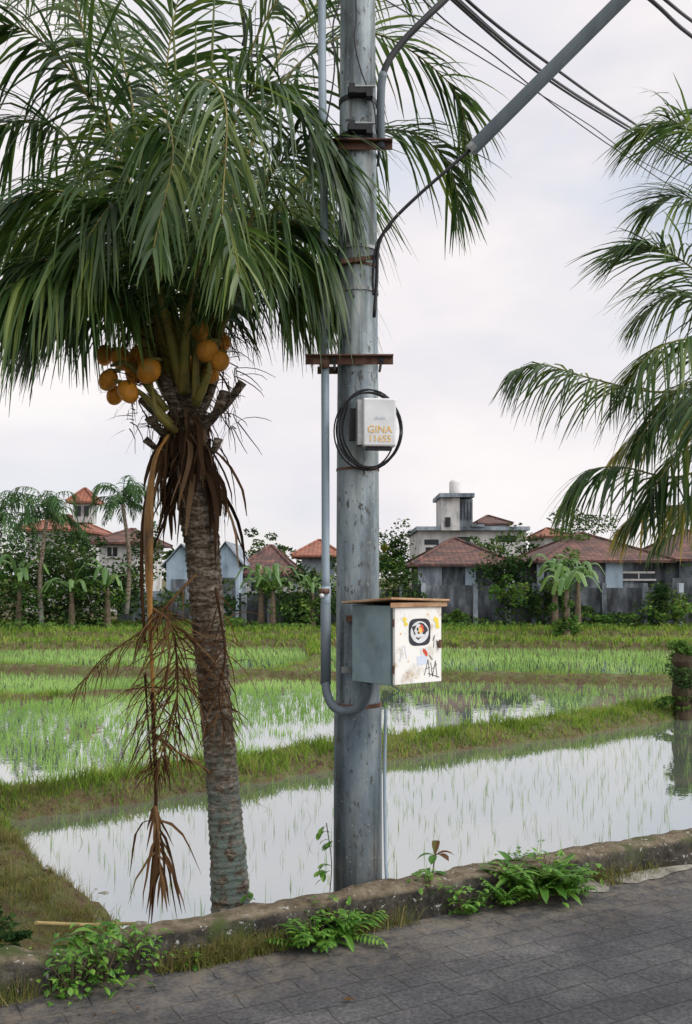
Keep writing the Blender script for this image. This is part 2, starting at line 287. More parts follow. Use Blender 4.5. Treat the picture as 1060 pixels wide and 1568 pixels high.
iv=nt.nodes.new('ShaderNodeMath'); iv.operation='MULTIPLY_ADD'; iv.inputs[1].default_value=-.7; nt.links.new(br.outputs['Fac'],iv.inputs[0]); nt.links.new(n2.outputs[0],iv.inputs[2])
bp=nt.nodes.new('ShaderNodeBump'); bp.inputs['Strength'].default_value=.8; bp.inputs['Distance'].default_value=.009; nt.links.new(iv.outputs[0],bp.inputs['Height']); nt.links.new(bp.outputs[0],b.inputs['Normal'])
M['road']=m
def kp(s,t,z): p=A+D*s+Nn*t; return Vector((p[0],p[1],z))
w=MB(); w.add([kp(-60,-6.5,0),kp(60,-6.5,0),kp(60,0.02,0),kp(-60,0.02,0)],[(0,1,2,3)]); w.build('road',['road'])
# kerb wall
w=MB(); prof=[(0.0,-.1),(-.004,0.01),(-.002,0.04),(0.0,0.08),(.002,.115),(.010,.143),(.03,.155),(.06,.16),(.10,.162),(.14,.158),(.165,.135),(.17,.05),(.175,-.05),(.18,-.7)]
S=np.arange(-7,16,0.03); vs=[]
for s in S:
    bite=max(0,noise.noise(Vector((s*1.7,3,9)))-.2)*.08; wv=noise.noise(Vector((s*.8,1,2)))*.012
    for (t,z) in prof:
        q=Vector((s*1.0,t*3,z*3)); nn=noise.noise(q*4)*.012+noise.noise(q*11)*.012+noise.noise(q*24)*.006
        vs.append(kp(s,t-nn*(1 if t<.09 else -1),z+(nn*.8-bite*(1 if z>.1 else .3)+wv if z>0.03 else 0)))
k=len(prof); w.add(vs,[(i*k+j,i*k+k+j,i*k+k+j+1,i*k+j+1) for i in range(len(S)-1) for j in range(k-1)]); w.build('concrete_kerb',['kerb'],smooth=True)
w=MB()
for (s0,s1,tw) in [(2.5,3.7,.10),(4.3,5.4,.1)]:
    n=40; vs=[]
    for i in range(n+1):
        s=s0+(s1-s0)*i/n; e=max(0,math.sin(math.pi*i/n))**.5
        ww=tw*e*(.7+.9*noise.noise(Vector((s*7,0,1)))); vs+=[kp(s,-.012,.03*e+.004),kp(s,-.012-ww*.5,.018*e+.004),kp(s,-.012-ww,.0045)]
    w.add(vs,[(3*i+j,3*i+1+j,3*i+4+j,3*i+3+j) for i in range(n) for j in (0,1)])
w.build('mortar_spill',['rock'],smooth=True)
# ---------------------------------------------------------------- blades (numpy)
def blades(name,P,h,wd,mat,lean=0.35,parent=None):
    n=len(P); yaw=rng.uniform(0,2*np.pi,n); la=rng.uniform(0,2*np.pi,n); l=np.abs(rng.normal(0,lean,n))*h
    W=np.stack([np.cos(yaw),np.sin(yaw),np.zeros(n)],1)*(wd/2)[:,None]; L=np.stack([np.cos(la),np.sin(la),np.zeros(n)],1)*l[:,None]
    U=np.zeros((n,3)); U[:,2]=h
    Mi=P+U*.55+L*.35; Ti=P+U*(1-.15*np.clip(l/h,0,1))[:,None]+L
    V=np.stack([P-W,P+W,Mi-W*.8,Mi+W*.8,Ti],1).reshape(-1,3)
    b=(np.arange(n)*5)[:,None,None]; T=(np.array([[0,1,2],[1,3,2],[2,3,4]])[None]+b).reshape(-1)
    me=bpy.data.meshes.new(name); me.vertices.add(n*5); me.vertices.foreach_set('co',V.ravel().astype(np.float32))
    me.loops.add(n*9); me.loops.foreach_set('vertex_index',T.astype(np.int32)); me.polygons.add(n*3); me.polygons.foreach_set('loop_start',(np.arange(n*3)*3).astype(np.int32))
    me.materials.append(M[mat]); me.update(calc_edges=True); me.validate()
    o=bpy.data.objects.new(name,me); scene.collection.objects.link(o)
    if parent:o.parent=parent
    return o
def tufts(P,k,spread):
    Q=np.repeat(P,k,axis=0); Q[:,:2]+=rng.normal(0,spread,(len(Q),2)); return Q
def gridpts(x0,x1,y0,y1,sx,sy,ang,jit):
    a=np.arange(-60,60,sx); b=np.arange(-60,60,sy); GX,GY=np.meshgrid(a,b); GX=GX.ravel();GY=GY.ravel()
    c,s=math.cos(ang),math.sin(ang); x=GX*c-GY*s; y=GX*s+GY*c+20
    x=x+rng.normal(0,jit,len(x)); y=y+rng.normal(0,jit,len(x))
    k=(x>x0)&(x<x1)&(y>y0)&(y<y1); return x[k],y[k]
bermy=lambda x: np.interp(x,[-14,-6,-3.4,-2.2,-0.83,0.54,2.7,5.3,9,20],[5.6,7.3,8.5,9.35,10.7,11.8,13.2,15.5,18.3,24])
x,y=gridpts(-3,12,4.5,20,.24,.19,.5,.035)
z=Hh(x,y); k=(z<WZ-.03)&(y<bermy(x))&(rng.random(len(x))<.85); x,y=x[k],y[k]
P=tufts(np.stack([x,y,np.full(len(x),WZ-.04)],1),4,.010)
blades('rice_seedlings',P,rng.uniform(.08,.19,len(P)),rng.uniform(.0025,.0042,len(P)),'riced',lean=.2)
x,y=gridpts(-19,21,8,37.5,.16,.23,.12,.03)
z=Hh(x,y); vis=np.abs(x)<.46*y+1
k=(z<WZ-.02)&(y>bermy(x))&vis
x,y=x[k],y[k]
left=x<0.3
gap=vn(x,y,.28,3)+.25*vn(x,y,1.1,1)
pool=(np.hypot((x+.62)/.8,(y-13.0)/1.1)<1)|(np.hypot((x+3.75)/.6,(y-10.4)/.7)<1)|((np.hypot((x-.85)/.4,(y-14.5)/1.4)<1))
prob=np.where(pool,.16,np.where(left,np.where(gap>.6,.7,1.0),np.where(y<19,np.where(gap>-.1,.26,.6),.88)))
k=rng.random(len(x))<prob; x,y=x[k],y[k]
nearL=(y<20)&(x<.3)
P0=np.stack([x,y,np.full(len(x),WZ-.03)],1)
P=np.concatenate([tufts(P0[nearL],11,.038),tufts(P0[~nearL],4,.03)])
hh=rng.uniform(.06,.155,len(P))
blades('rice_field',P,hh,rng.uniform(.006,.010,len(P))*(1+P[:,1]/30),'rice',lean=.4)
def scatter(n,x0,x1,y0,y1):
    x=rng.uniform(x0,x1,n); y=rng.uniform(y0,y1,n); z=Hh(x,y); t=(x-A[0])*Nn[0]+(y-A[1])*Nn[1]
    k=(z>WZ+.01)&(t>.2)&(np.abs(x)<.46*y+1.2); return np.stack([x[k],y[k],z[k]-.01],1)
P=np.concatenate([scatter(330000,-7,8,7.6,17),scatter(100000,-11,11,16,24)]); 
P=P[rng.random(len(P))<np.clip(.6+.7*vn(P[:,0],P[:,1],3.2,5),0.08,1)]
hh=rng.uniform(.03,.12,len(P))*np.clip(1+.9*vn(P[:,0],P[:,1],2.2,2)+.4*vn(P[:,0],P[:,1],6,3),.3,2.2)
P2=scatter(110000,-19,19,25,41); h2=rng.uniform(.08,.26,len(P2))
PP=np.concatenate([P,P2]); HH=np.concatenate([hh,h2]); WW=np.concatenate([rng.uniform(.006,.014,len(P)),rng.uniform(.02,.045,len(P2))])
blades('bank_grass',PP,np.maximum(HH,.02),WW,'grass',lean=.6)
P3=scatter(150000,-4.0,-.8,3.8,9.0); P3=P3[rng.random(len(P3))<np.clip(.5+.9*vn(P3[:,0],P3[:,1],3.1,7),0.08,1)]
blades('left_bank_grass',P3,np.maximum(.015,rng.uniform(.02,.08,len(P3))*np.clip(1+1.2*vn(P3[:,0],P3[:,1],4,1),.3,2.2)),rng.uniform(.003,.007,len(P3)),'drygrass',lean=.9)
# ---------------------------------------------------------------- fronds
def frond(mb,P,L=.6,n=55,droop=1.3,w=.028,mi_leaf=0,mi_r=1,r0=.022,start=.2,seg=5,S=None,spread=1.0,rnd=.15,stalk=None):
    C=catmull(P,n)
    rad=[max(.0035,r0*(1-i/n)**1.6+.003) for i in range(n+1)]
    if stalk: rad=[r+stalk*max(0,1-i/n/.3)**1.5 for i,r in enumerate(rad)]
    mb.tube(C,rad,6,mi_r)
    Hd=(C[-1]-C[0]); Hd.z=0
    if S is None:
        if Hd.length<.05: Hd=Vector((1,0,0))
        S=Hd.normalized().cross(Vector((0,0,1)))
    for i in range(int(n*start),n+1):
        t=i/n; T=(C[min(i+1,n)]-C[max(i-1,0)]).normalized()
        s=(S-T*S.dot(T)).normalized(); N=s.cross(T)
        if N.z<0:N=-N
        tt=(t-start)/(1-start)
        prof=min(1,.5+tt*2.4)*(1-.6*max(0,(tt-.6)/.4)**1.4)
        ang=math.radians(66-36*tt)
        for side in(-1,1):
            if random.random()<.05: continue
            l=L*prof*random.uniform(.82,1.12); a=ang+random.gauss(0,rnd*.7)
            d=T*math.cos(a)+s*side*math.sin(a)*spread+N*random.uniform(-.05,.3)
            d.normalize(); p=C[i]+T*random.uniform(-.01,.01); path=[p.copy()]; g=droop*random.uniform(.6,1.4)
            wdv=(T-d*T.dot(d)).normalized()*.75+N*random.uniform(-.3,.7); 
            jx,jy=random.gauss(0,rnd*.5),random.gauss(0,rnd*.5)
            for q in range(seg):
                dd=(d+Vector((jx*q/seg,jy*q/seg,-1*g*((q+.6)/seg)**.9))+Vector((random.gauss(0,rnd*.2),random.gauss(0,rnd*.2),0))).normalized()
                p=p+dd*l/seg; path.append(p.copy())
            wdv=(wdv-dd*wdv.dot(dd)*.5).normalized(); ww=w*random.uniform(.75,1.2)
            ws=[ww*.5]+[ww*(1-.92*((q+1)/seg)**1.9) for q in range(seg)]
            mb.ribbon(path,wdv,ws,mi_leaf)
palm=empty('coconut_palm')
tp=[(356,1520,5.2),(354,1420,5.2),(350,1320,5.2),(343,1220,5.2),(334,1120,5.2),(325,1020,5.2),(317,930,5.2),(310,840,5.2),(298,750,5.2),(289,670,5.2),(288,600,5.2)]
N_=420; C=catmull([pt(*p) for p in tp],N_); n=len(C); path=[];rad=[]
wid=np.interp(np.linspace(0,1,n),[0,.12,.3,.5,.7,.85,1],[.112,.099,.083,.080,.088,.105,.09])
acc=0; per=.035
for i,c in enumerate(C):
    acc+=(3.15/N_)
    if acc>per: acc=0; per=random.uniform(.022,.042)
    rg=1-acc/per; path.append(c); rad.append(wid[i]*(1+.07*rg**1.5+random.uniform(-.008,.008)))
w=MB(); w.tube(path,rad,40)
w.v=[tuple(Vector(v)+Vector((noise.noise(Vector(v)*22),noise.noise(Vector(v)*22+Vector((9,9,9))),noise.noise(Vector(v)*11)*2.2))*.006) for v in w.v]
w.build('trunk',['trunk'],smooth=True,parent=palm)
FR=[
 ([(275,600,5.2),(235,400,5.05),(150,130,4.9),(95,-60,4.8),(20,-160,4.6)],.66,1.0,.16),
 ([(270,600,5.2),(215,420,5.0),(140,310,4.8),(40,300,4.7),(-60,380,4.6)],.80,2.2,.16),
 ([(265,610,5.2),(205,480,5.1),(140,410,4.9),(60,400,4.8),(-20,450,4.7)],.78,2.4,.24),
 ([(285,600,5.25),(275,380,5.3),(255,120,5.5),(290,-80,5.6)],.6,.8,.16),
 ([(300,600,5.3),(345,350,5.4),(430,130,5.6),(560,50,5.8),(690,130,5.9),(718,230,5.9)],.66,1.3,.16),
 ([(305,600,5.3),(370,420,5.5),(480,260,5.8),(600,200,6.0),(680,240,6.0),(706,320,6.0)],.68,1.5,.16),
 ([(300,600,5.15),(312,430,5.0),(345,230,4.85),(400,130,4.75),(470,170,4.7),(525,290,4.7)],.80,1.8,.16),
 ([(285,600,5.15),(262,430,4.9),(262,250,4.6),(300,130,4.3),(345,160,4.05),(340,330,3.95)],.6,2.2,.16),
 ([(282,600,5.1),(240,420,4.8),(215,260,4.5),(250,190,4.25),(265,240,4.1),(235,380,4.0)],.5,2.0,.16),
 ([(270,600,5.2),(215,350,5.1),(130,140,5.0),(20,40,4.9),(-90,90,4.8)],.70,1.5,.16),
 ([(270,600,5.25),(200,380,5.3),(100,210,5.4),(10,190,5.5),(-90,260,5.5)],.74,1.8,.16),
 ([(305,600,5.15),(350,480,5.0),(415,350,4.9),(480,360,4.85),(515,440,4.85)],.72,2.3,.24),
 ([(305,600,5.2),(350,440,5.1),(420,260,5.0),(500,240,4.95),(552,350,4.95)],.76,1.9,.16),
 ([(290,600,5.3),(300,350,5.7),(230,120,6.2),(130,0,6.6),(0,-30,7.0)],.66,1.2,.16),
 ([(295,600,5.3),(350,330,5.7),(420,100,6.1),(530,-30,6.4),(650,-30,6.6)],.64,1.1,.16),
 ([(262,610,5.2),(200,500,5.1),(150,440,5.0),(95,450,4.95),(50,520,4.9)],.62,2.2,.24),
 ([(290,600,5.4),(280,450,5.9),(210,300,6.4),(140,260,6.8),(60,330,7.0)],.76,2.0,.16),
 ([(295,600,5.4),(330,430,5.9),(400,270,6.4),(460,270,6.8),(500,350,7.0)],.76,2.0,.16),
 ([(280,600,5.2),(240,480,5.0),(220,360,4.8),(180,310,4.6),(130,370,4.5)],.66,2.2,.24),
 ([(300,600,5.2),(320,400,5.1),(360,150,5.1),(440,-20,5.1),(560,-90,5.2)],.62,1.2,.16),
 ([(296,600,5.2),(330,470,5.05),(375,380,4.95),(420,400,4.9),(450,480,4.9)],.62,2.2,.24),
 ([(280,600,5.2),(225,330,5.3),(190,100,5.4),(120,-60,5.5),(20,-120,5.6)],.62,1.2,.16),
 ([(265,610,5.3),(180,430,5.5),(70,330,5.7),(-40,350,5.8),(-120,430,5.8)],.80,2.3,.16),
 ([(300,600,5.3),(340,470,5.5),(400,340,5.7),(470,330,5.8),(540,420,5.8)],.76,2.3,.16),
 ([(290,600,5.3),(300,450,5.6),(330,330,5.9),(360,320,6.1),(390,400,6.2)],.74,2.2,.24),
 ([(280,600,5.1),(290,470,4.8),(320,370,4.5),(350,350,4.3),(365,420,4.2)],.46,2.2,.3),
 ([(275,600,5.2),(200,430,5.4),(120,370,5.5),(60,400,5.6),(20,470,5.6)],.74,2.3,.24),
 ([(262,600,5.2),(190,470,5.0),(110,410,4.8),(30,430,4.6),(-60,500,4.5)],.76,2.8,.26),
 ([(262,600,5.2),(190,440,5.3),(110,360,5.4),(20,370,5.5),(-70,440,5.5)],.84,2.8,.26),
 ([(305,600,5.2),(355,460,5.1),(410,380,5.0),(460,390,4.95),(500,460,4.95)],.68,2.8,.3),
 ([(305,600,5.3),(350,450,5.5),(400,380,5.7),(450,390,5.8),(500,460,5.9)],.78,2.8,.3),
 ([(270,600,5.2),(225,450,5.4),(170,380,5.6),(120,420,5.8),(100,480,5.9)],.76,2.8,.3),
]
w=MB()
for j,(P,L,dr,st_) in enumerate(FR):
    frond(w,[pt(*p) for p in P],L=L,n=90,droop=dr,w=.021 if j!=7 else .015,seg=6,r0=.012,stalk=.024,start=st_,rnd=.2)
w.build('fronds',['palm','petiole'],smooth=True,parent=palm)
w=MB()
for (u,v) in [(262,-20),(300,40),(330,-40)]:
    c=catmull([pt(288,600,5.2),pt((288+u)/2+5,320,5.2),pt(u,v,5.2)],14); w.tube(c,[.016*(1-i/15)+.003 for i in range(15)],6)
w.build('spear_leaves',['rachis'],smooth=True,parent=palm)
w=MB()
for (u,v,d,r) in [(228,568,4.98,.062),(196,600,5.0,.056),(166,582,5.08,.052),(186,550,5.15,.055),(306,506,5.0,.046),(317,537,4.95,.054),(337,553,4.97,.046),(160,545,5.2,.045),(212,545,5.2,.05),(176,606,5.15,.045),(296,560,5.15,.05),(340,525,5.12,.045),(322,572,5.12,.045),(205,572,5.12,.05)]:
    o=len(w.v); c=pt(u,v,d); w.sphere(c,r,0,sc=(random.uniform(.9,1.02),1,random.uniform(1.05,1.22)))
    ta=random.uniform(-.6,.6)
    for j in range(o,len(w.v)):
        q=Vector(w.v[j])-c; k_=1+.05*math.cos(3*math.atan2(q.y,q.x)); q=Vector((q.x*k_,q.y*k_,q.z)); q=Matrix.Rotation(ta,3,'Y')@q; w.v[j]=tuple(c+q)
    tp_=c+Matrix.Rotation(ta,3,'Y')@Vector((0,0,r*1.02))
    for k_ in range(3): w.sphere(tp_+Vector((random.uniform(-.4,.4)*r,-.2*r,random.uniform(-.1,.05)*r)),r*.42,1,8,5,sc=(1,1,.4))
w.build('coconuts',['coco','petiole'],smooth=True,parent=palm)
w=MB()
for (a,b_,c) in [((268,660,5.08),(240,630,4.95),(232,585,4.98)),((262,650,5.1),(225,610,5.0),(200,590,5.02)),((255,630,5.1),(200,560,5.05),(170,560,5.1)),((300,620,5.05),(320,570,4.95),(320,545,4.97)),((300,620,5.05),(300,540,5.0),(306,510,5.02))]:
    w.tube(catmull([pt(*a),pt(*b_),pt(*c)],8),[.024-.002*i for i in range(9)],7,0)
for (u0,v0,u1,v1,d,r) in [(300,650,372,585,5.1,.035),(270,655,215,610,5.1,.03),(300,660,345,600,5.0,.035),(262,690,222,672,5.1,.03),(280,660,250,575,5.05,.04),(295,640,330,575,5.2,.04),(310,690,335,672,5.1,.03),(265,670,228,640,5.0,.03)]:
    w.tube(catmull([pt(u0,v0,5.2),pt((u0+u1)/2+4,(v0+v1)/2+10,(5.2+d)/2-.02),pt(u1,v1,d)],6),[r*1.1,r,r*.95,r*.85,r*.8,r*.9,r*1.0],8,1,flat=.5)
w.build('leaf_stubs',['petiole','trunk'],smooth=True,parent=palm)
w=MB()
def strip(base,o,l,wd,outw):
    p=base.copy(); path=[p.copy()]; dr=o*outw+Vector((random.gauss(0,.2),random.gauss(0,.2),-.6)) 
    for q in range(6):
        dr=(dr+Vector((random.gauss(0,.14),random.gauss(0,.14),-.45))).normalized(); p=p+dr*l/6; path.append(p.copy())
    side=o.cross(Vector((0,0,1))); w.ribbon(path,(side+o*random.uniform(-.6,.6)).normalized(),[wd,wd*1.1,wd,wd*.9,wd*.8,wd*.6,wd*.2])
for i in range(330):
    th=random.uniform(0,2*math.pi); z0=random.uniform(620,740); o=Vector((math.cos(th),math.sin(th),0)); base=pt(288+(z0-670)*.08,z0,5.2)+o*random.uniform(.08,.11)
    strip(base,o,random.uniform(.12,.45) if random.random()<.5 else random.uniform(.05,.2),random.choice([.004,.006,.01,.02,.03]),random.uniform(.1,.9))
for i in range(24):
    th=random.uniform(-1.2,.5) if i%3 else random.uniform(3.0,4.0); o=Vector((math.cos(th),math.sin(th),0)); z0=random.uniform(670,770)
    strip(pt(293+(z0-670)*.1,z0,5.2)+o*.10,o,random.uniform(.25,.5),random.uniform(.02,.045),random.uniform(.3,1.0))
for i in range(380):
    p=pt(random.uniform(190,368),random.uniform(470,660),random.uniform(5.0,5.35)); dr=Vector((random.gauss(0,.7),random.gauss(0,.5),random.gauss(.0,.6))).normalized(); path=[p.copy()]
    for q in range(4):
        dr=(dr+Vector((random.gauss(0,.2),random.gauss(0,.2),-.25))).normalized(); p=p+dr*random.uniform(.02,.07); path.append(p.copy())
    w.ribbon(path,Vector((.7,.1,.7)),[.007,.006,.005,.004,.002])
w.build('fibre_skirt',['fibre'],parent=palm)
w=MB()
w.tube(catmull([pt(258,665,5.08),pt(236,710,5.0),pt(228,800,4.95),pt(229,900,4.93),pt(232,1000,4.93),pt(236,1090,4.93)],50),[(.011+.019*math.exp(-((i-22)/10)**2))*(1+.25*noise.noise(Vector((i*.4,0,0)))) for i in range(51)],8,1,flat=.6)
w.tube(catmull([pt(234,1060,4.93),pt(236,1130,4.93),pt(239,1200,4.93),pt(238,1270,4.9)],20),[.011-.00015*i for i in range(21)],7,0)
w.tube(catmull([pt(250,690,5.08),pt(224,770,5.0),pt(217,870,4.97),pt(222,985,4.97)],20),[(.015-.0004*i)*(1+.2*noise.noise(Vector((i*.5,3,0)))) for i in range(21)],8,0,flat=.6)
frond(w,[pt(300,880,5.05),pt(262,920,4.97),pt(225,960,4.95),pt(170,1000,4.95),pt(120,1050,4.95)],L=.36,n=34,droop=2.0,w=.007,r0=.005,start=.1,rnd=.7,mi_r=0)
frond(w,[pt(232,930,4.95),pt(262,960,4.9),pt(272,1060,4.9),pt(240,1180,4.9)],L=.42,n=70,droop=1.6,w=.008,r0=.005,start=.05,rnd=.8,S=Vector((1,.3,0)),mi_r=0)
frond(w,[pt(330,900,5.0),pt(345,1000,5.0),pt(335,1060,5.0),pt(345,1120,5.0)],L=.3,n=24,droop=1.6,w=.008,r0=.004,start=.05,rnd=.7,S=Vector((1,.3,0)),mi_r=0)
frond(w,[pt(232,1120,4.95),pt(270,1150,4.9),pt(320,1180,4.85)],L=.2,n=14,droop=1.6,w=.009,r0=.006,start=.3,rnd=.6,mi_r=0)
frond(w,[pt(222,1030,4.95),pt(226,1090,4.95),pt(232,1180,4.95)],L=.36,n=22,droop=2.4,w=.006,r0=.004,start=.05,rnd=.9,S=Vector((1,.3,0)),mi_r=0)
frond(w,[pt(238,1235,4.9),pt(243,1280,4.85),pt(246,1345,4.8)],L=.36,n=12,droop=4.0,w=.02,r0=.009,start=.05,rnd=.7,S=Vector((1,.3,0)),mi_r=0,spread=.6)
w.build('dead_fronds',['dry','dryor'],smooth=True,parent=palm)
# right-hand palm
palm2=empty('coconut_palm')
bx=1235
w=MB(); c=catmull([pt(bx+15,1260,7.2),pt(bx+12,1050,7.2),pt(bx+5,850,7.2),pt(bx,700,7.2)],70); w.tube(c,[.13-.0006*i+.006*(i%3) for i in range(71)],18); w.build('trunk',['trunk'],smooth=True,parent=palm2)
w=MB()
FR2=[([(bx,700,7.2),(1130,600,7.1),(1000,600,7.0),(900,578,6.9),(830,558,6.9),(790,566,6.9)],.56,2.4,0),
 ([(bx,700,7.2),(1140,690,7.0),(1040,730,6.9),(950,715,6.8),(895,725,6.8),(868,770,6.8)],.58,2.4,0),
 ([(bx,700,7.2),(1160,540,7.1),(1080,430,7.0),(1010,380,6.9),(965,378,6.9)],.68,1.1,0),
 ([(bx,700,7.2),(1180,450,7.2),(1110,260,7.2),(1040,190,7.2),(975,200,7.2)],.66,1.1,0),
 ([(bx,700,7.2),(1200,400,7.4),(1150,170,7.6),(1080,170,7.7),(990,230,7.8)],.6,1.0,0),
 ([(bx,700,7.2),(1130,560,6.9),(1060,520,6.7),(1000,540,6.6),(960,590,6.6)],.64,1.8,0),
 ([(bx,700,7.2),(1140,640,7.3),(1060,620,7.4),(990,650,7.5),(940,700,7.5)],.6,2.0,2),
 ([(bx,700,7.2),(1130,740,7.1),(1060,770,7.0),(990,780,7.0),(950,810,7.0)],.5,2.0,2),
 ([(bx,700,7.2),(1200,620,6.6),(1150,560,6.0),(1090,580,5.6),(1060,660,5.4)],.6,2.0,0),
 ([(bx,700,7.2),(1170,480,7.5),(1100,340,7.7),(1040,300,7.9),(990,320,8.0)],.66,1.1,0),
 ([(bx,700,7.2),(1160,580,7.3),(1090,480,7.4),(1030,450,7.6),(975,490,7.7)],.66,1.3,0),
 ([(bx,700,7.2),(1150,660,7.0),(1080,670,6.8),(1020,720,6.7),(985,790,6.6)],.58,2.2,0),
 ([(bx,700,7.2),(1160,720,7.4),(1090,740,7.6),(1040,780,7.7),(1000,840,7.7)],.5,2.0,0),
 ([(bx,700,7.2),(1150,620,6.9),(1080,580,6.7),(1020,610,6.6),(975,680,6.6)],.62,2.4,0),
 ([(bx,700,7.2),(1300,480,7.2),(1400,400,7.2),(1550,450,7.2),(1600,600,7.2)],.6,1.2,0),
 ([(bx,700,7.2),(1280,430,7.6),(1350,230,8.0),(1450,180,8.5),(1550,280,9)],.6,1.2,0),
 ([(bx,700,7.2),(1330,560,6.8),(1420,540,6.4),(1500,640,6.2)],.6,1.4,0)]
for i,(P,L,dr,mi) in enumerate(FR2):
    frond(w,[pt(*p) for p in P],L=L,n=86 if i<14 else 40,droop=dr,w=.021,r0=.012,stalk=.02,mi_leaf=mi,rnd=.2)
w.build('fronds',['palm','petiole','palm_y'],smooth=True,parent=palm2)
def farpalm(u,v,vb,d,R,seed,n=20,lean=0):
    random.seed(seed); e=empty('coconut_palm'); w=MB(); top=pt(u,v,d); bot=pt(u+lean,vb,d)
    w.tube(catmull([bot,(bot+top)/2+Vector((random.uniform(-.2,.2),0,0)),top],12),[.10-.003*i for i in range(13)],8); w.build('trunk',['trunk'],smooth=True,parent=e)
    w=MB()
    for i in range(n):
        th=2*math.pi*i/n*1.6+random.uniform(-.3,.3); el_=random.uniform(-.3,1.0); o=Vector((math.cos(th),math.sin(th),0)); r=R*random.uniform(.8,1.15)
        P=[top,top+o*r*.35*(1.1-el_*.5)+Vector((0,0,r*(.15+.55*el_))),top+o*r*.75+Vector((0,0,r*(.05+.75*el_))),top+o*r*(1.1-.3*el_)+Vector((0,0,r*(-.55+.95*el_)))]
        frond(w,P,L=R*.42,n=26,droop=1.8,w=R*.035,r0=.018,seg=3,start=.12)
    w.build('fronds',['bgpalm','bgpalm'],parent=e)
farpalm(72,795,962,37,1.35,1,lean=-8); farpalm(188,772,940,37.5,1.3,2,lean=6); farpalm(-5,800,950,41,1.6,3)
random.seed(11)
# ---------------------------------------------------------------- pole + fittings
pole=empty('utility_pole')
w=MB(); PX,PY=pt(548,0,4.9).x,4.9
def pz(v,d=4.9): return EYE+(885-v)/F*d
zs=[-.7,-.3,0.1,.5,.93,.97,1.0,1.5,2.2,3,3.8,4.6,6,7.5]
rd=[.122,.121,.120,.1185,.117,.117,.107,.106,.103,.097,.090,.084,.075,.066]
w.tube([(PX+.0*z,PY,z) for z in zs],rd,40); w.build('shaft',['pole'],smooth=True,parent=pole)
def prad(z): return float(np.interp(z,zs,rd))
w=MB()
def band(v,h=.03,t=.006,mi=0):
    z=pz(v); r=prad(z)+t; w.tube([(PX,PY,z-h/2),(PX,PY,z+h/2)],r,32,mi)
band(385,.016);band(449,.018);band(412,.012,.004,1);band(720,.012,.003,1);band(1078,.02,.004,1)
for v,u0,u1,hh in [(238,478,601,.034),(560,468,602,.036)]:
    z=pz(v); r=prad(z); x0=pt(u0,v,4.8).x; x1=pt(u1,v,4.8).x
    w.box(((x0+x1)/2,PY-r-.012,z),(x1-x0,.006,hh),0,1); w.box(((x0+x1)/2,PY-r-.03,z+hh/2+.0035),(x1-x0,.036,.006),0,1)
    for xx in (PX-r-.015,PX+r+.012):
        w.tube([(xx,PY-r-.03,z),(xx,PY+r+.03,z)],.007,8,2); w.box((xx,PY-r-.02,z),(.024,.012,.024),0,2)
    w.box(((x0+x1)/2-.02,PY+r+.012,z),(2*r+.08,.008,hh),0,1)
for v in (160,215):
    z=pz(v); r=prad(z)
    w.tube([(PX,PY,z-.012),(PX,PY,z+.012)],r+.005,28,2)
    w.box((PX+.01,PY-r-.03,z),(.12,.05,.022),0,2); w.box((PX-.03,PY-r-.045,z+.008),(.03,.04,.045),0,2); w.box((PX+.055,PY-r-.035,z-.012),(.03,.05,.036),0,2)
    w.tube([(PX-.05,PY-r-.05,z+.02),(PX+.08,PY-r-.05,z+.02)],.006,6,0)
w.box((PX+.0,PY-prad(3)-.012,pz(408)),(.17,.006,.022),0,1,tilt=Matrix.Rotation(-.12,3,'Y'))
w.build('clamps',['steel','rust','black'],parent=pole)
w=MB(); w.box((PX-.055,PY-.125,pz(1022)),(.05,.004,.03),0.3); w.build('tag_plate',['steel'],parent=pole)
w=MB()
c=catmull([pt(492,-900,4.86),pt(493,0,4.84),pt(496,300,4.83),pt(498,560,4.82),pt(499,905,4.82)],60); w.tube(c,.0195,14,0)
w.tube([pt(499,925,4.82),pt(499,1048,4.82)],.025,14,1); w.tube([pt(499,898,4.82),pt(499,934,4.82)],.0235,14,0)
c=catmull([pt(499,1040,4.82),pt(501,1062,4.8),pt(512,1083,4.77),pt(532,1089,4.74),pt(552,1082,4.7),pt(562,1064,4.66),pt(563,1045,4.64)],48)
w.tube(c,[.0205+.0018*(i%2) for i in range(49)],12,1)
for v in (235,560,905): w.box(pt(497,v,4.79)+Vector((0,0,0)),(.05,.012,.024),0,2)
w.sphere(pt(493,912,4.79),.012,3)
w.build('conduit_pipe',['pvc','pvcd','rust','boxw'],smooth=True)
w=MB()
c=catmull([pt(584,228,4.8),pt(583,160,4.8),pt(588,110,4.8),pt(612,70,4.82),pt(655,25,4.85),pt(700,-20,4.9),pt(780,-120,4.95)],40)
w.tube(c[:14],.020,12,0); w.tube(c[12:],.0165,12,1)
w.build('service_riser',['pvcd','black'],smooth=True)
w=MB(); a=pt(722,228,4.75); b_=pt(972,-22,4.6); e_=b_+(b_-a)*.9
dv=(e_-a).normalized(); sd=dv.cross(Vector((0,-1,0))).normalized(); nn_=sd.cross(dv)
cs=[(-1,-.5),(-.8,.5),(-.3,.62),(.3,.62),(.8,.5),(1,-.5)]
vs=[q+sd*x_*.033+nn_*z_*.033 for q in (a,b_,e_) for x_,z_ in cs]; kk=len(cs)
w.add(vs,[(i*kk+j,i*kk+(j+1)%kk,(i+1)*kk+(j+1)%kk,(i+1)*kk+j) for i in (0,1) for j in range(kk)]+[tuple(range(kk))])
w.tube([a-dv*.012,a+dv*.02],.030,8,1); w.build('cable_guard_tube',['pvcd','steel'])
w=MB()
def cab(P,r,n=24,mb=None): (mb or w).tube(catmull([pt(*p) for p in P],n),r,7,0)
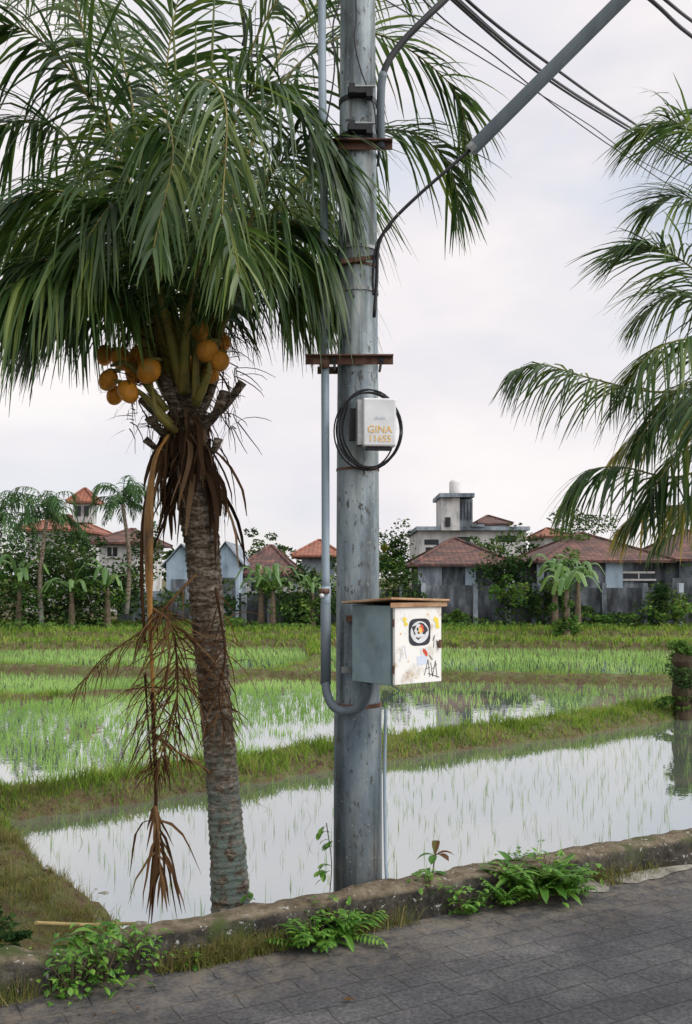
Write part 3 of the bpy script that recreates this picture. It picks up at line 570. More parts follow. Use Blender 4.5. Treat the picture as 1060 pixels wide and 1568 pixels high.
cab([(724,226,4.75),(690,256,4.75),(640,300,4.76),(600,340,4.77),(580,375,4.78),(577,430,4.79),(573,486,4.79)],.0085)
cab([(600,345,4.78),(578,372,4.78),(571,420,4.79),(572,452,4.79)],.006)
cab([(540,-60,4.8),(546,20,4.8),(543,60,4.79),(552,105,4.79),(572,160,4.78),(577,205,4.78)],.004)
cab([(508,-40,4.78),(520,0,4.78),(510,40,4.78),(512,110,4.78),(498,200,4.78)],.004)
for dx,dz in [(0,0),(6,-4),(13,6)]:
    cab([(560+dx,-125+dz,4.85),(690+dx,-2+dz,5.5),(815+dx,105+dz*.6,6.6),(930+dx,180+dz*.5,8.2),(1070+dx,258+dz*.3,10.5),(1260,340,16),(1500,400,30)],.0085,40)
cab([(560,-170,4.85),(715,0,5.6),(850,105,6.8),(960,182,8.6),(1070,248,11),(1260,330,17),(1500,395,30)],.010,40)
cab([(570,-80,4.85),(680,30,5.4),(760,88,6.0),(860,170,7.2),(960,240,8.8),(1060,300,11),(1200,350,16)],.0045,36)
cab([(590,0,4.85),(690,60,5.2),(800,128,5.9),(900,190,7),(1010,262,8.8),(1200,350,13)],.0035,36)
cab([(580,-330,4.85),(800,-150,5.6),(990,-5,6.6),(1065,60,7.4),(1200,150,9.5),(1500,300,20)],.014,36)
cab([(580,-350,4.85),(800,-170,5.6),(1000,-15,6.6),(1070,40,7.4),(1200,130,9.5),(1500,290,20)],.012,36)
cab([(360,-330,4.95),(363,-60,4.9),(375,40,4.85),(372,70,4.85)],.007)
w.build('overhead_cables',['black'],smooth=True)
w=MB(); cab([(591,1085,4.83),(589,1180,4.83),(590,1280,4.82),(592,1345,4.80),(597,1420,4.80)],.0085); cab([(600,1050,4.72),(612,1058,4.7),(600,1066,4.75),(586,1075,4.8)],.003); w.build('earth_wire',['pvc'],smooth=True)
# junction box
jb=empty('junction_box'); c0=pt(580,648,4.68); ang=math.radians(7)
w=MB(); w.box(c0,(.155,.07,.225),ang,0); w.box(c0+Vector((0.005,.045,0)),(.15,.03,.21),ang,0)
w.build('case',['boxw'],parent=jb,bevel=.008)
w=MB()
for i in range(9): w.box(c0+Matrix.Rotation(ang,3,'Z')@Vector((-.09,-.022+.009*i,0)),(.026,.0035,.21),ang,0)
w.box(c0+Vector((-.122,.05,.0)),(.035,.04,.15),ang,1); w.box(c0+Vector((0,0.0,-.122)),(.12,.04,.012),ang,1)
w.build('heat_sink',['steel','black'],parent=jb)
def text(body,size,loc,rot,mat,parent,name):
    cu=bpy.data.curves.new(name,'FONT'); cu.body=body; cu.size=size; cu.align_x='CENTER'; cu.align_y='CENTER'; cu.extrude=.0003; cu.materials.append(M[mat])
    o=bpy.data.objects.new(name,cu); scene.collection.objects.link(o); o.location=loc; o.rotation_euler=rot; o.parent=parent; return o
Rj=Matrix.Rotation(ang,3,'Z')
text('GINA',.048,c0+Rj@Vector((.0,-.0365,-.035)),(math.radians(90),0,ang),'orange',jb,'painted_name')
text('11655',.044,c0+Rj@Vector((.0,-.0365,-.078)),(math.radians(90),0,ang),'orange',jb,'painted_number')
text('clean',.026,c0+Rj@Vector((.0,-.0365,.02)),(math.radians(90),0,ang),'bluep',jb,'faded_label')
w=MB()
for i in range(4):
    cx,cz=566+random.uniform(-4,4),658+random.uniform(-3,3); rx,rz=random.uniform(42,51),random.uniform(54,62); dd=4.74+.008*i; ph=random.uniform(0,6)
    w.tube([pt(cx+rx*math.cos(a+ph),cz+rz*math.sin(a+ph),dd) for a in np.linspace(0,6.5,44)],.0042,6)
w.tube(catmull([pt(566,720,4.76),pt(540,700,4.78),pt(524,660,4.79),pt(535,612,4.79)],14),.0045,6)
w.build('cable_coil',['black'],smooth=True,parent=jb)
# meter cabinet
cb=empty('electrical_cabinet'); phi=math.radians(38)
e0=pt(601,990,4.45); ex=Vector((math.cos(phi),math.sin(phi),0)); ey=Vector((-math.sin(phi),math.cos(phi),0))
Wd,Dp=.285,.295; zt=pz(928,4.45); zb=pz(1051,4.45); H=zt-zb; cen=Vector((e0.x,e0.y,(zt+zb)/2))+ex*Wd/2+ey*Dp/2
w=MB(); w.box(cen+ey*.012,(Wd-.01,Dp-.02,H),phi,0); w.build('body',['cab'],parent=cb,bevel=.004)
w=MB(); w.box(cen-ey*(Dp/2+.009),(Wd,.016,H-.012),phi,0); w.build('door',['door'],parent=cb,bevel=.003)
w=MB(); w.box(cen+Vector((0,0,H/2+.016)),(Wd+.07,Dp+.07,.010),phi,0,tilt=Matrix.Rotation(math.radians(-4),3,'X')@Matrix.Rotation(math.radians(2),3,'Y'))
w.box(cen+Vector((0,0,H/2+.004))-ey*(Dp/2+.022),(Wd+.06,.006,.022),phi,0); w.build('lid',['lid'],parent=cb,bevel=.002)
def dp(a,b,off=.0185):
    return cen-ey*(Dp/2+off)+ex*(a-.5)*Wd+Vector((0,0,(b-.5)*(H-.012)))
w=MB()
def disc(a,b,rx,rz,mi,off,n=20,jag=0): 
    p=[dp(a,b,off)+ex*rx*math.cos(t)*(1+jag*random.uniform(-1,1))+Vector((0,0,rz*math.sin(t)*(1+jag*random.uniform(-1,1)))) for t in np.linspace(0,2*math.pi,n,endpoint=False)]
    w.add(p,[tuple(range(n))],mi)
def rect(a,b,wx,wz,mi,off,rot=0):
    c,s=math.cos(rot),math.sin(rot); w.add([dp(a,b,off)+ex*(x*c-z*s)+Vector((0,0,x*s+z*c)) for x,z in((-wx/2,-wz/2),(wx/2,-wz/2),(wx/2,wz/2),(-wx/2,wz/2))],[(0,1,2,3)],mi)
n=28; p=[]
for t in np.linspace(0,2*math.pi,n,endpoint=False):
    c,s=math.cos(t),math.sin(t); p.append(dp(.52,.67,.0178)+ex*.067*math.copysign(abs(c)**.5,c)+Vector((0,0,.062*math.copysign(abs(s)**.5,s))))
w.add(p,[tuple(range(n))],0)
disc(.52,.67,.056,.05,4,.0184,24); disc(.52,.69,.045,.035,0,.0188,14,.25)
disc(.50,.69,.026,.030,4,.0192,12,.15); disc(.55,.71,.018,.018,1,.0195,9,.3); disc(.50,.665,.010,.006,0,.0196,8); disc(.47,.71,.006,.008,0,.0196,8); disc(.53,.69,.010,.014,3,.0198,8,.3)
rect(.52,.625,.06,.012,4,.0199); rect(.40,.60,.02,.02,4,.0195,.4)
disc(.22,.78,.012,.01,2,.018,9,.3); rect(.20,.84,.02,.02,2,.018,.7); rect(.90,.78,.02,.05,2,.018,.2); rect(.86,.83,.02,.02,2,.0182,-.5)
rect(.62,.42,.05,.03,4,.018,.1); disc(.62,.42,.012,.012,1,.0184,9,.4); disc(.66,.38,.01,.012,1,.0184,9,.4); rect(.57,.30,.06,.04,5,.0178,.1)
for x0,z0,x1,z1 in [(.62,.10,.70,.30),(.70,.30,.74,.08),(.64,.18,.74,.20),(.76,.26,.80,.08),(.80,.08,.86,.28),(.86,.28,.90,.06),(.80,.18,.90,.24),(.70,.12,.95,.06),(.80,.55,.84,.62),(.84,.62,.82,.46),(.88,.56,.90,.48),(.72,.36,.80,.30),(.2,.5,.24,.34),(.10,.30,.16,.50)]:
    mx_,mz=(x0+x1)/2,(z0+z1)/2; L=math.hypot((x1-x0)*Wd,(z1-z0)*H); rect(mx_,mz,L,.003,0 if x0>.3 else 5,.0186,math.atan2((z1-z0)*H,(x1-x0)*Wd))
for a,b in [(.35,.12),(.28,.3),(.92,.5),(.12,.66),(.7,.9),(.45,.08)]: disc(a,b,.004,.004,3,.0187,7,.3)
w.build('stickers',['ink','redp','yel','orange','boxw','bluep'],parent=cb)
w=MB(); w.tube([dp(.93,.45,.03),dp(.93,.56,.03)],.006,8); w.box(dp(.93,.5,.024),(.014,.012,.03),phi,0)
for b in (.2,.8): w.tube([dp(.0,b-.05,.012)-ex*.004,dp(0,b+.05,.012)-ex*.004],.005,8)
w.box(cen+ey*(Dp/2+.01),(.2,.02,.05),phi,0); w.box(cen+ey*(Dp/2-.02)+Vector((-.09,.03,.11)),(.12,.02,.03),0,0)
w.build('hinges_and_bracket',['rust'],parent=cb)
# ---------------------------------------------------------------- houses
def hiproof(w,x0,x1,y0,y1,z0,z1,ov=.5,mi=0):
    x0-=ov;x1+=ov;y0-=ov;y1+=ov; dy=(y1-y0)/2; dx=min(dy,(x1-x0)/2-.05); ym=(y0+y1)/2
    vs=[(x0,y0,z0),(x1,y0,z0),(x1,y1,z0),(x0,y1,z0),(x0+dx,ym,z1),(x1-dx,ym,z1),(x0,y0,z0-.1),(x1,y0,z0-.1),(x1,y1,z0-.1),(x0,y1,z0-.1)]
    w.add(vs,[(0,1,5,4),(1,2,5),(2,3,4,5),(3,0,4),(6,7,1,0),(7,8,2,1),(8,9,3,2),(9,6,0,3),(6,9,8,7)],mi)
    for a,b in ((4,5),(0,4),(1,5),(2,5),(3,4)): w.tube([Vector(vs[a])+Vector((0,0,.02)),Vector(vs[b])+Vector((0,0,.02))],.07,6,mi)
def house(name,u0,u1,vt,ve,d,dep,wall='concd',roof='roof',ov=.5,wins=(),pil=(),zb=-.3):
    e=empty(name); x0=pt(u0,0,d).x; x1=pt(u1,0,d).x; ze=pt(0,ve,d).z; zt=pt(0,vt,d).z
    w=MB(); w.box(((x0+x1)/2,d+dep/2,(ze+zb)/2),(x1-x0,dep,ze-zb)); w.build('walls',[wall],parent=e)
    w=MB(); hiproof(w,x0,x1,d,d+dep,ze+.05,zt,ov); w.build('roof',[roof],parent=e)
    w=MB()
    for (ua,ub,va,vb) in wins:
        xa,xb=pt(ua,0,d).x,pt(ub,0,d).x; za,zc=pt(0,va,d).z,pt(0,vb,d).z
        w.box(((xa+xb)/2,d-.01,(za+zc)/2),(xb-xa,.04,za-zc),0,0)
        w.box(((xa+xb)/2,d-.05,zc-.05),(xb-xa+.2,.12,.08),0,1); w.box(((xa+xb)/2,d-.04,za+.04),(xb-xa+.1,.08,.08),0,1); w.box(((xa+xb)/2,d-.045,(za+zc)/2),(.05,.05,za-zc),0,1)
    for (ua,ub,mi) in pil:
        xa,xb=pt(ua,0,d).x,pt(ub,0,d).x; w.box(((xa+xb)/2,d-.08,(ze+zb)/2-.03),(xb-xa,.14,ze-zb-.06),0,mi)
    if wins or pil: w.build('windows_and_pillars',['dark','white','blue','conc'],parent=e)
    return e
house('tile_roof_house',648,772,820,866,40,7,pil=[(640,676,3),(712,728,2)])
house('tile_roof_house',838,1010,810,860,41,8,wins=[(955,1000,878,886)],pil=[(926,952,2),(822,832,3)])
house('tile_roof_house',1040,1160,806,858,43,8,wall='conc')
house('tile_roof_house',372,440,832,880,43,7,wall='white',pil=[(366,372,2)],wins=[(385,400,892,905)])
house('tile_roof_house',462,512,824,852,50,6,wall='conc',roof='roofo')
house('tile_roof_house',40,112,783,812,52,7,wall='white',roof='roofo')
house('tile_roof_house',152,214,806,832,50,6,wall='white',roof='roof',wins=[(165,180,838,852)])
house('tile_roof_house',738,776,786,803,56,5,wall='white',roof='roof',ov=.3)
house('tile_roof_house',835,868,806,822,58,5,wall='white',roof='roofo',ov=.3)
def shed(u0,u1,vt,ve,d,dep):
    e=empty('blue_shed'); x0,x1=pt(u0,0,d).x,pt(u1,0,d).x; ze,zt=pt(0,ve,d).z,pt(0,vt,d).z; zb=-.3; w=MB()
    vs=[(x0,d,zb),(x1,d,zb),(x1,d,ze),((x0+x1)/2,d,zt),(x0,d,ze)]; vs+=[(a,b+dep,c) for a,b,c in vs]
    w.add(vs,[(0,1,2,3,4),(5,9,8,7,6),(0,5,6,1),(1,6,7,2),(0,4,9,5)]); w.build('walls',['blue'],parent=e)
    w=MB(); xm=(x0+x1)/2; o=.2
    for sx,xe in((-1,x0),(1,x1)):
        ex_=xe+sx*o; ez=ze-o*(zt-ze)/((x1-x0)/2); w.add([(xm,d-o,zt+.05),(ex_,d-o,ez+.05),(ex_,d+dep+o,ez+.05),(xm,d+dep+o,zt+.05),(xm,d-o,zt+.10),(ex_,d-o,ez+.10),(ex_,d+dep+o,ez+.10),(xm,d+dep+o,zt+.10)],[(0,1,2,3),(4,7,6,5),(0,4,5,1),(1,5,6,2),(2,6,7,3)])
    w.build('roof',['conc'],parent=e)
    w=MB(); w.box((xm,d-.02,(zb+ze)/2-.2),(.8,.04,1.6)); w.build('door',['concd'],parent=e)
shed(255,302,836,862,40,5); shed(326,366,832,858,41,5)
e=empty('concrete_building'); d=52
def bb(w,u0,u1,v0,v1,d,dep,mi=0):
    a=pt(u0,v0,d);b=pt(u1,v1,d); w.box(((a.x+b.x)/2,d+dep/2,(a.z+b.z)/2),(b.x-a.x,dep,a.z-b.z),0,mi)
w=MB(); bb(w,642,806,812,900,d,8); bb(w,676,704,760,812,d-.5,3); bb(w,704,724,764,812,d-.3,2.6,1)
w.build('walls',['white','conc'],parent=e)
w=MB(); bb(w,638,812,806,812,d-.4,9); bb(w,673,727,755,761,d-.8,4); bb(w,722,742,803,806.5,d-.5,3); w.build('roof_slab',['conc'],parent=e)
w=MB()
for a in [(650,672,826,834),(652,664,838,850),(700,720,822,832),(760,790,820,830),(682,690,792,806)]: bb(w,a[0],a[1],a[2],a[3],d-.55 if a[0]==682 else d-.03,.06)
for u in (706,711,716,721): bb(w,u,u+1.2,768,795,d-.36,.05)
w.build('windows',['dark'],parent=e)
w=MB(); c=pt(697,757,d+.8); w.tube([c,c+Vector((0,0,.06)),c+Vector((0,0,.62)),c+Vector((0,0,.72)),c+Vector((0,0,.8))],[.3,.31,.31,.24,.08],18); w.build('water_tank',['white'],smooth=True,parent=e)
e=empty('roof_pavilion'); w=MB(); bb(w,112,140,770,800,54,1.2); w.build('body',['white'],parent=e); w=MB(); a=pt(112,768,54); b_=pt(140,768,54); hiproof(w,a.x,b_.x,54,55.2,a.z,pt(0,747,54).z,.3); w.build('roof',['roofo'],parent=e)
w=MB(); bb(w,116,124,775,790,53.96,.06); bb(w,129,136,775,790,53.96,.06); w.build('windows',['dark'],parent=e)
w=MB(); bb(w,560,648,902,960,38.6,.2); bb(w,640,835,896,960,38.9,.2); bb(w,835,1030,900,960,38.7,.2); bb(w,1030,1200,885,960,38.8,.2); bb(w,366,520,908,960,38.9,.2)
w.build('perimeter_wall',['concd'])
w=MB()
for u in (560,612,645,725,775,815,922,985,1040,1080,370,410,450,500): bb(w,u,u+7,893,960,38.45,.3)
w.build('wall_pillars',['conc'])
w=MB(); bb(w,180,262,905,960,39.5,.2); w.build('perimeter_wall',['conc'])
# ---------------------------------------------------------------- foliage
def clump(w,u,v,d,ru,rv,n,ls=.16,mi=0,dr=None):
    c=pt(u,v,d); rx=ru/F*d; rz=rv/F*d; ry=dr or rx*.7; subs=[(Vector((random.gauss(0,.5),random.gauss(0,.5),random.gauss(0,.5))),random.uniform(.3,.6)) for _ in range(max(5,n//60))]
    for i in range(n):
        s,r=random.choice(subs); q=Vector((random.gauss(0,1),random.gauss(0,1),random.gauss(0,1))).normalized()*r*random.uniform(.6,1.05)+s
        p=c+Vector((q.x*rx,q.y*ry,q.z*rz)); 
        if p.z<-.32 and d>20: p.z=-.32+random.random()*.3
        a=Vector((random.gauss(0,1),random.gauss(0,1),random.gauss(0,.6))).normalized(); b=a.cross(Vector((random.gauss(0,1),random.gauss(0,1),random.gauss(0,1)))).normalized(); l=ls*random.uniform(.6,1.4)
        w.add([p-a*l*.5,p+b*l*.28,p+a*l*.6,p-b*l*.28],[(0,1,2,3)],mi)
w=MB()
T=[(25,895,38.5,60,55,2600),(110,880,39,55,50,2400),(160,905,38,40,50,1700),(60,935,37.6,80,28,1800),(200,900,38.6,28,45,1100),(60,840,46,60,35,1500),(225,840,46,22,40,700),(130,835,44,30,24,700),
 (450,920,38,50,32,1700),(395,845,48,32,20,700),(350,930,38.2,30,25,600),(480,890,39.5,35,25,900),(545,870,44,30,30,800),
 (600,850,46,32,38,1500),(612,905,38.5,26,40,1100),(635,930,38,22,24,500),(690,948,38,50,8,400),(780,880,38.6,32,40,1500),(760,850,45,40,22,900),(805,925,38,26,24,600),
 (850,895,38.4,24,38,900),(900,940,38,30,14,400),(960,945,38,50,10,500),(1020,915,38,34,36,1100),(890,800,56,40,24,1000),(790,835,50,40,14,500),(580,935,38,30,25,600),(250,930,38.3,30,22,500),(310,925,38.5,20,30,400),
 (1060,850,50,40,40,1000),(-40,860,42,60,70,1500),(1130,880,40,60,60,1500),(500,930,38,30,22,600)]
for t in T: clump(w,*t)
w.build('background_trees',['tree'])
w=MB()
for t in [(130,900,37.4,30,22,700),(20,880,37.4,30,20,500),(60,915,37.3,34,18,500),(430,900,37.5,28,16,500),(465,935,37.4,26,16,500),(700,940,37.4,20,12,300),(770,905,37.6,26,20,500),(860,880,37.5,22,26,600),(930,945,37.3,40,8,400),(1030,935,37.3,36,18,500),(600,880,42,22,26,500),(745,875,42,20,14,300),(340,945,37.4,40,10,300),(700,964,36.8,90,6,700),(900,964,36.8,110,7,800),(400,962,36.8,120,7,800),(120,962,36.8,130,9,1000),(860,820,44,30,12,300)]: clump(w,*t,mi=0,ls=.14)
w.build('shrubs',['tree2'])
w=MB()
for i in range(46): clump(w,-400+i*42+random.uniform(-15,15),868+random.uniform(-10,10),72,34,22,170,ls=.45)
w.build('distant_treeline',['tree'])
w=MB(); clump(w,585,855,43,12,14,260,ls=.16); 
w.build('flowering_shrub',[leafmat('orange_flowers',[(0.04,0.09,0.02),(0.08,0.12,0.02),(0.4,0.17,0.02)],trans=.2)])
def banana(u,v,vb,d,R,seed,n=9):
    random.seed(seed); e=MB(); top=pt(u,v,d); bot=pt(u,vb,d); e.tube([bot,(bot+top)/2,top],[.14,.11,.07],8,1)
    for i in range(n):
        th=2*math.pi*i/n+random.uniform(-.3,.3); el_=random.uniform(.5,1.6); o=Vector((math.cos(th),math.sin(th),0)); r=R*random.uniform(.8,1.15)
        c=catmull([top,top+o*r*.3+Vector((0,0,r*.5*el_)),top+o*r*.7+Vector((0,0,r*.6*el_)),top+o*r*1.0+Vector((0,0,r*(.6*el_-.45)))],10); s=o.cross(Vector((0,0,1)))
        ws=[.03]+[R*.24*max(0,math.sin(math.pi*min(1,(q+.4)/10.5)))**.6*random.uniform(.75,1) for q in range(10)]
        for side in(-1,1):
            vs=[]
            for p_,w_ in zip(c,ws): vs+=[p_,p_+(s*side*.9+Vector((0,0,-.45)))*w_/2*1.0]
            e.add(vs,[(2*q,2*q+1,2*q+3,2*q+2) for q in range(10) if random.random()<.93],0)
    e.build('banana_plant',['banana','stem'])
banana(418,905,965,37.3,1.0,1);banana(868,905,985,33.5,1.1,2,11);banana(885,890,960,37.2,1.1,3);banana(850,885,955,37.4,1.2,4);banana(400,900,960,37.6,1.0,5);banana(165,900,960,37.3,1.1,6);banana(110,905,960,37.2,1.1,9);banana(478,905,960,37.6,.8,12);banana(30,895,960,37.2,1.2,14)
random.seed(21)
w=MB(); clump(w,870,960,33.5,26,16,500,ls=.16); clump(w,868,930,33.5,14,14,200,ls=.14); w.build('shrubs',['tree2'])
w=MB(); a=pt(1048,1085,14.5); c=[(a.x+random.uniform(-.02,.02),14.5,WZ-.15+i*.09) for i in range(13)]; w.tube(c,[.17+random.uniform(-.03,.03) for _ in c],12)
clump(w,1048,998,14.5,24,14,700,ls=.06,mi=1); clump(w,1046,1035,14.3,20,30,500,ls=.05,mi=2); clump(w,1036,1078,14.4,26,12,600,ls=.06,mi=1); w.build('mossy_stump',['moss','tree2','tree'])
# ---------------------------------------------------------------- weeds along kerb
def leaf(mb,p,d0,l,wd,mi=0,curl=1.0,seg=5):
    d=d0.copy(); path=[p.copy()]; s=d0.cross(Vector((0,0,1))); s=s.normalized() if s.length>.01 else Vector((1,0,0))
    for q in range(seg): d=(d+Vector((0,0,-.28*curl))).normalized(); p=p+d*l/seg; path.append(p.copy())
    ws=[wd*.15]+[wd*max(0,math.sin(math.pi*(q+.75)/(seg+.6)))**.8 for q in range(seg)]; ws[-1]=wd*.05
    for sd in(-1,1):
        vs=[]
        for a,b in zip(path,ws): vs+=[a,a+(s*sd+Vector((0,0,.25)))*b/2]
        mb.add(vs,[(2*i,2*i+1,2*i+3,2*i+2) for i in range(seg)],mi)
def fernplant(mb,p,R,n):
    for i in range(n):
        th=random.uniform(0,6.28); el_=random.uniform(.6,2.6); d=Vector((math.cos(th),math.sin(th),el_)).normalized(); q=p.copy(); st=9
        l=R*random.uniform(.6,1.15)
        for k in range(st):
            d=(d+Vector((0,0,-.09))).normalized(); q2=q+d*l/st; mb.tube([q,q2],.0015,3,0,cap=False); s=d.cross(Vector((0,0,1))).normalized()
            for sd in(-1,1): leaf(mb,q2,(s*sd+d*.6+Vector((0,0,.15))).normalized(),l*.30*math.sin(math.pi*(k+1.6)/(st+2)),l*.08,seg=3)
            q=q2
        leaf(mb,q,d,l*.2,l*.07,seg=3)
def bushy(mb,p,R,n,lw=.035):
    for i in range(n):
        o=Vector((random.gauss(0,.45),random.gauss(0,.35),random.uniform(0,1.1)))*R; th=random.uniform(0,6.28)
        leaf(mb,p+o,Vector((math.cos(th),math.sin(th),random.uniform(-.1,1.0))).normalized(),random.uniform(.6,1.4)*lw*1.6,lw*random.uniform(.6,1.1),seg=4)
    for i in range(n//7):
        o=Vector((random.gauss(0,.35),random.gauss(0,.3),.9))*R; mb.tube([p,p+o*.6,p+o],.0018,4,1)
def lancey(mb,p,R,n):
    for i in range(n):
        th=random.uniform(0,6.28); leaf(mb,p+Vector((random.gauss(0,.1)*R,random.gauss(0,.1)*R,0)),Vector((math.cos(th),math.sin(th),random.uniform(.6,2.5))).normalized(),R*random.uniform(.6,1.1),R*.16,curl=.8,seg=6)
def weed(kind,s,t,z,R,n,**k):
    mb=MB(); kind(mb,kp(s,t,z),R,n,**k); mb.build('weed_plant',['weed','stem'],smooth=False)
for s,t,z,R,n in [(2.50,-.05,0,.25,24),(2.68,-.07,0,.24,20),(2.80,-.06,0,.2,12),(2.35,-.06,0,.18,14),(2.15,-.05,0,.14,9),(1.36,-.06,0,.17,14),(1.24,-.05,0,.18,12),(1.48,-.05,0,.2,16)]: weed(fernplant,s,t,z,R,n)
for s,t,z,R,n in [(2.55,-.03,.05,.27,28),(2.4,0,.1,.2,16),(2.66,-.02,.03,.24,18),(1.45,-.03,.02,.2,20),(1.28,-.04,.0,.18,16),(.36,0,.08,.16,14)]: weed(lancey,s,t,z,R,n)
for s,t,z,R,n,lw in [(.26,-.06,0.0,.15,120,.022),(.38,-.05,.02,.19,150,.024),(.52,.0,.04,.13,80,.02),(2.6,-.03,.0,.22,110,.026),(2.1,-.04,0,.12,60,.024),(1.95,.02,.10,.10,50,.024),(.34,.1,.11,.09,26,.05),(1.3,-.05,0,.13,60,.024),(1.42,-.02,0.05,.12,50,.026),(2.95,-.04,0,.08,36,.018),(.75,-.03,0,.07,30,.018)]: weed(bushy,s,t,z,R,n,lw=lw)
w=MB(); clump(w,-8,1420,4.7,34,30,700,ls=.035); clump(w,22,1440,4.6,22,14,400,ls=.03); w.build('shrubs',['tree'])
w=MB(); p0=kp(2.03,.12,.1); top=p0+Vector((.02,0,.15)); w.tube([p0,top],.0035,5,1)
for th,el_,l in [(.2,.9,.11),(3.0,.6,.10),(1.4,2.2,.11),(4.4,.6,.09),(5.4,.9,.10)]: leaf(w,top,Vector((math.cos(th),math.sin(th),el_)).normalized(),l,.04,2 if el_>.8 else 0)
for th in (3.4,5.9,4.5,2.6): leaf(w,p0+Vector((0,0,.07)),Vector((math.cos(th),math.sin(th),.5)).normalized(),.12,.04,0)
w.build('sapling',['weed','stem','redleaf'])
w=MB()
for (u,v,d) in [(503,1325,4.85),(506,1290,4.86),(500,1270,4.87),(385,1370,5.1),(497,1340,4.84)]:
    for k in range(5): th=random.uniform(2,5); leaf(w,pt(u+random.uniform(-6,6),v+random.uniform(-8,8),d),Vector((math.cos(th),math.sin(th),random.uniform(-.2,.6))).normalized(),.06,.024)
w.tube(catmull([pt(505,1370,4.86),pt(508,1320,4.86),pt(500,1260,4.87)],8),.0025,5,1)
w.build('climbing_weed',['weed','stem'])
n=2600; s=np.concatenate([rng.uniform(-.4,3.4,n),rng.normal(.86,.11,1500),rng.normal(2.95,.12,700),rng.normal(1.0,.08,500)]); t=rng.normal(-.015,.022,len(s)); k=vn(s,t,2.5,4)>-.05; s,t=s[k],t[k]
P=A[None]+D[None]*s[:,None]+Nn[None]*t[:,None]; P=np.concatenate([P,np.zeros((len(P),1))],1)
blades('kerb_grass',P,rng.uniform(.02,.13,len(P)),rng.uniform(.0025,.005,len(P)),'drygrass',lean=.8)
s=rng.uniform(-2,1.2,6000); t=rng.uniform(.2,.5,6000); P=A[None]+D[None]*s[:,None]+Nn[None]*t[:,None]; z=Hh(P[:,0],P[:,1]); k=(z>WZ)&(vn(P[:,0],P[:,1],2)>-.2)
P=np.concatenate([P,z[:,None]],1)[k]; blades('verge_grass',P,rng.uniform(.05,.24,len(P)),rng.uniform(.004,.009,len(P)),'drygrass',lean=.5)
w=MB()
for i in range(16):
    y=random.uniform(5.7,6.9); x=float(np.interp(y,[5.6,6.07,6.79],[-1.15,-1.39,-1.92]))+random.uniform(-.25,.1); z=float(Hh(np.array([x]),np.array([y]))[0])
    o=len(w.v); r=random.uniform(.02,.05); w.sphere((x,y,max(z,WZ-.01)),r,0,9,6,sc=(random.uniform(.8,1.5),1,.45))
    for j in range(o,len(w.v)):
        q=Vector(w.v[j]); w.v[j]=tuple(q+Vector((noise.noise(q*12),noise.noise(q*12+Vector((5,5,5))),noise.noise(q*15)))*r*.6)
w.build('stones',['rock'])
w=MB(); w.tube([pt(55,1413,4.6),pt(130,1416,4.9),pt(205,1414,5.2)],.009,8); w.build('bamboo_stick',[nmat('bamboo',[(.20,.15,.06),(.34,.27,.11)],scale=12)])
w=MB(); p=Vector((-.02,3.75,.008)); w.add([p,p+Vector((.03,.012,.01)),p+Vector((.055,.005,.004)),p+Vector((.03,-.008,.006))],[(0,1,2,3)])
for i in range(50):
    q=kp(random.uniform(-.5,4),-abs(random.gauss(.1,.25)),.005); a_=random.uniform(0,6.3); e1=Vector((math.cos(a_),math.sin(a_),.1))*random.uniform(.008,.022); e2=Vector((-math.sin(a_),math.cos(a_),.2))*random.uniform(.003,.008); w.add([q,q+e1*.5+e2,q+e1,q+e1*.5-e2*.6+Vector((0,0,.003))],[(0,1,2,3)])
w.build('fallen_leaves',['dry'])
# ---------------------------------------------------------------- sky & light
W=bpy.data.worlds.new('World'); scene.world=W; W.use_nodes=True; nt=W.node_tree
bg=nt.nodes['Background']; sk=nt.nodes.new('ShaderNodeTexSky'); sk.sky_type='NISHITA'; sk.sun_disc=False; sk.sun_elevation=el; sk.sun_rotation=az
nt.links.new(sk.outputs[0],bg.inputs[0]); bg.inputs[1].default_value=.15
tc=nt.nodes.new('ShaderNodeTexCoord'); mp=nt.nodes.new('ShaderNodeMapping'); mp.inputs['Scale'].default_value=(1,1,2.2); mp.inputs['Location'].default_value=(.35,.2,.1); nt.links.new(tc.outputs['Generated'],mp.inputs[0])
n=nt.nodes.new('ShaderNodeTexNoise'); n.inputs['Scale'].default_value=3.0; n.inputs['Detail'].default_value=7; n.inputs['Roughness'].default_value=.48; n.inputs['Distortion'].default_value=.2; nt.links.new(mp.outputs[0],n.inputs[0])
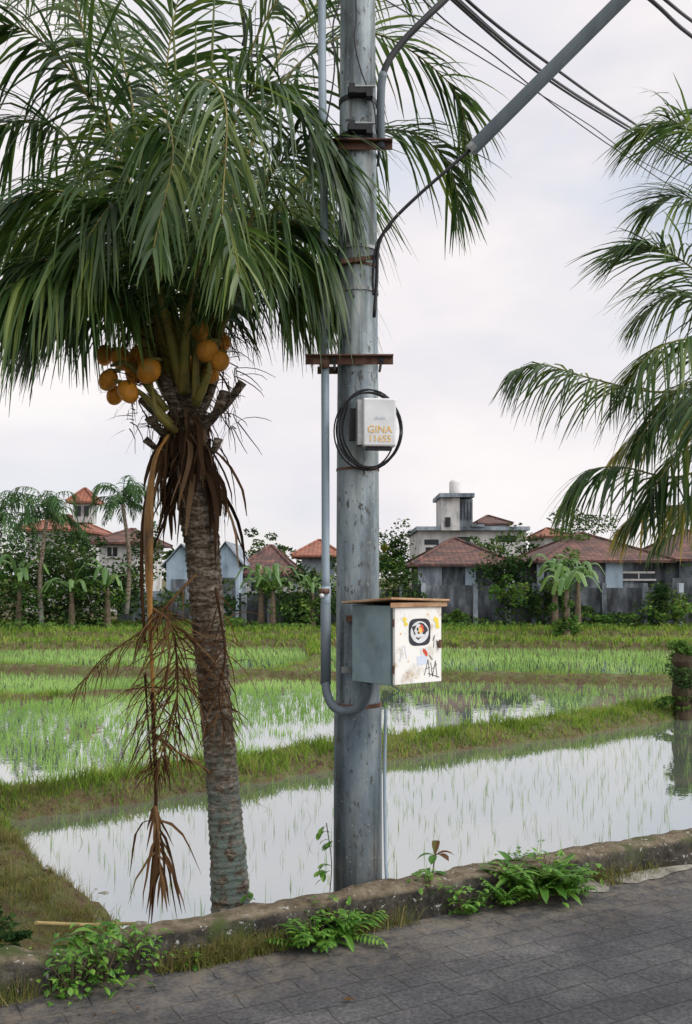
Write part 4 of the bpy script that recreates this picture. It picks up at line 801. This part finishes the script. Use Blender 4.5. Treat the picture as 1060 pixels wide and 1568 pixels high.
cr=ramp(nt,[(0.72,0.76,0.85),(0.85,0.83,0.88),(0.93,0.89,0.91),(1.0,.96,.955)],.34,.66); nt.links.new(n.outputs[0],cr.inputs[0])
# cloud strength raised around the out-of-view sun, added as fill for the ground
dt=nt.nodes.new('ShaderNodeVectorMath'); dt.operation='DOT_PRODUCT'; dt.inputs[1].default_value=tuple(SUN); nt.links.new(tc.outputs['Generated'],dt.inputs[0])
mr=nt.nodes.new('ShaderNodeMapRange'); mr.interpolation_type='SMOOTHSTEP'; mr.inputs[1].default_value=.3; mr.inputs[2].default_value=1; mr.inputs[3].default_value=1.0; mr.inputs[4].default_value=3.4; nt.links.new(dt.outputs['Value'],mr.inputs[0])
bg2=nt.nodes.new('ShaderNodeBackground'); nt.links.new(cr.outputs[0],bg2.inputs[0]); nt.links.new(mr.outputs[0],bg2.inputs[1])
n2=nt.nodes.new('ShaderNodeTexNoise'); n2.inputs['Scale'].default_value=1.9; n2.inputs['Detail'].default_value=5; nt.links.new(mp.outputs[0],n2.inputs[0])
fr=ramp(nt,[(.72,.72,.72),(1,1,1)],.36,.5); nt.links.new(n2.outputs[0],fr.inputs[0])
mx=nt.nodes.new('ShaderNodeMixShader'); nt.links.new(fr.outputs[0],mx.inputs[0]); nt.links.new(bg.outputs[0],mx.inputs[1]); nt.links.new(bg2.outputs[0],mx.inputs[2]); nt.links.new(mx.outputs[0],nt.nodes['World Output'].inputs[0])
L=bpy.data.lights.new('sun','SUN'); L.energy=1.4; L.angle=math.radians(10); L.color=(1,.96,.90); so=bpy.data.objects.new('sun',L); scene.collection.objects.link(so)
so.rotation_euler=SUN.to_track_quat('Z','Y').to_euler()
cam=bpy.data.cameras.new('camera'); co=bpy.data.objects.new('camera',cam); scene.collection.objects.link(co); co.location=(0,0,EYE); co.rotation_euler=(math.radians(90),0,0)
cam.sensor_fit='VERTICAL'; cam.sensor_height=36; cam.lens=35; cam.shift_y=101/1568; cam.clip_end=5000; scene.camera=co
scene.view_settings.view_transform='Standard'; scene.view_settings.look='None'; scene.view_settings.exposure=0
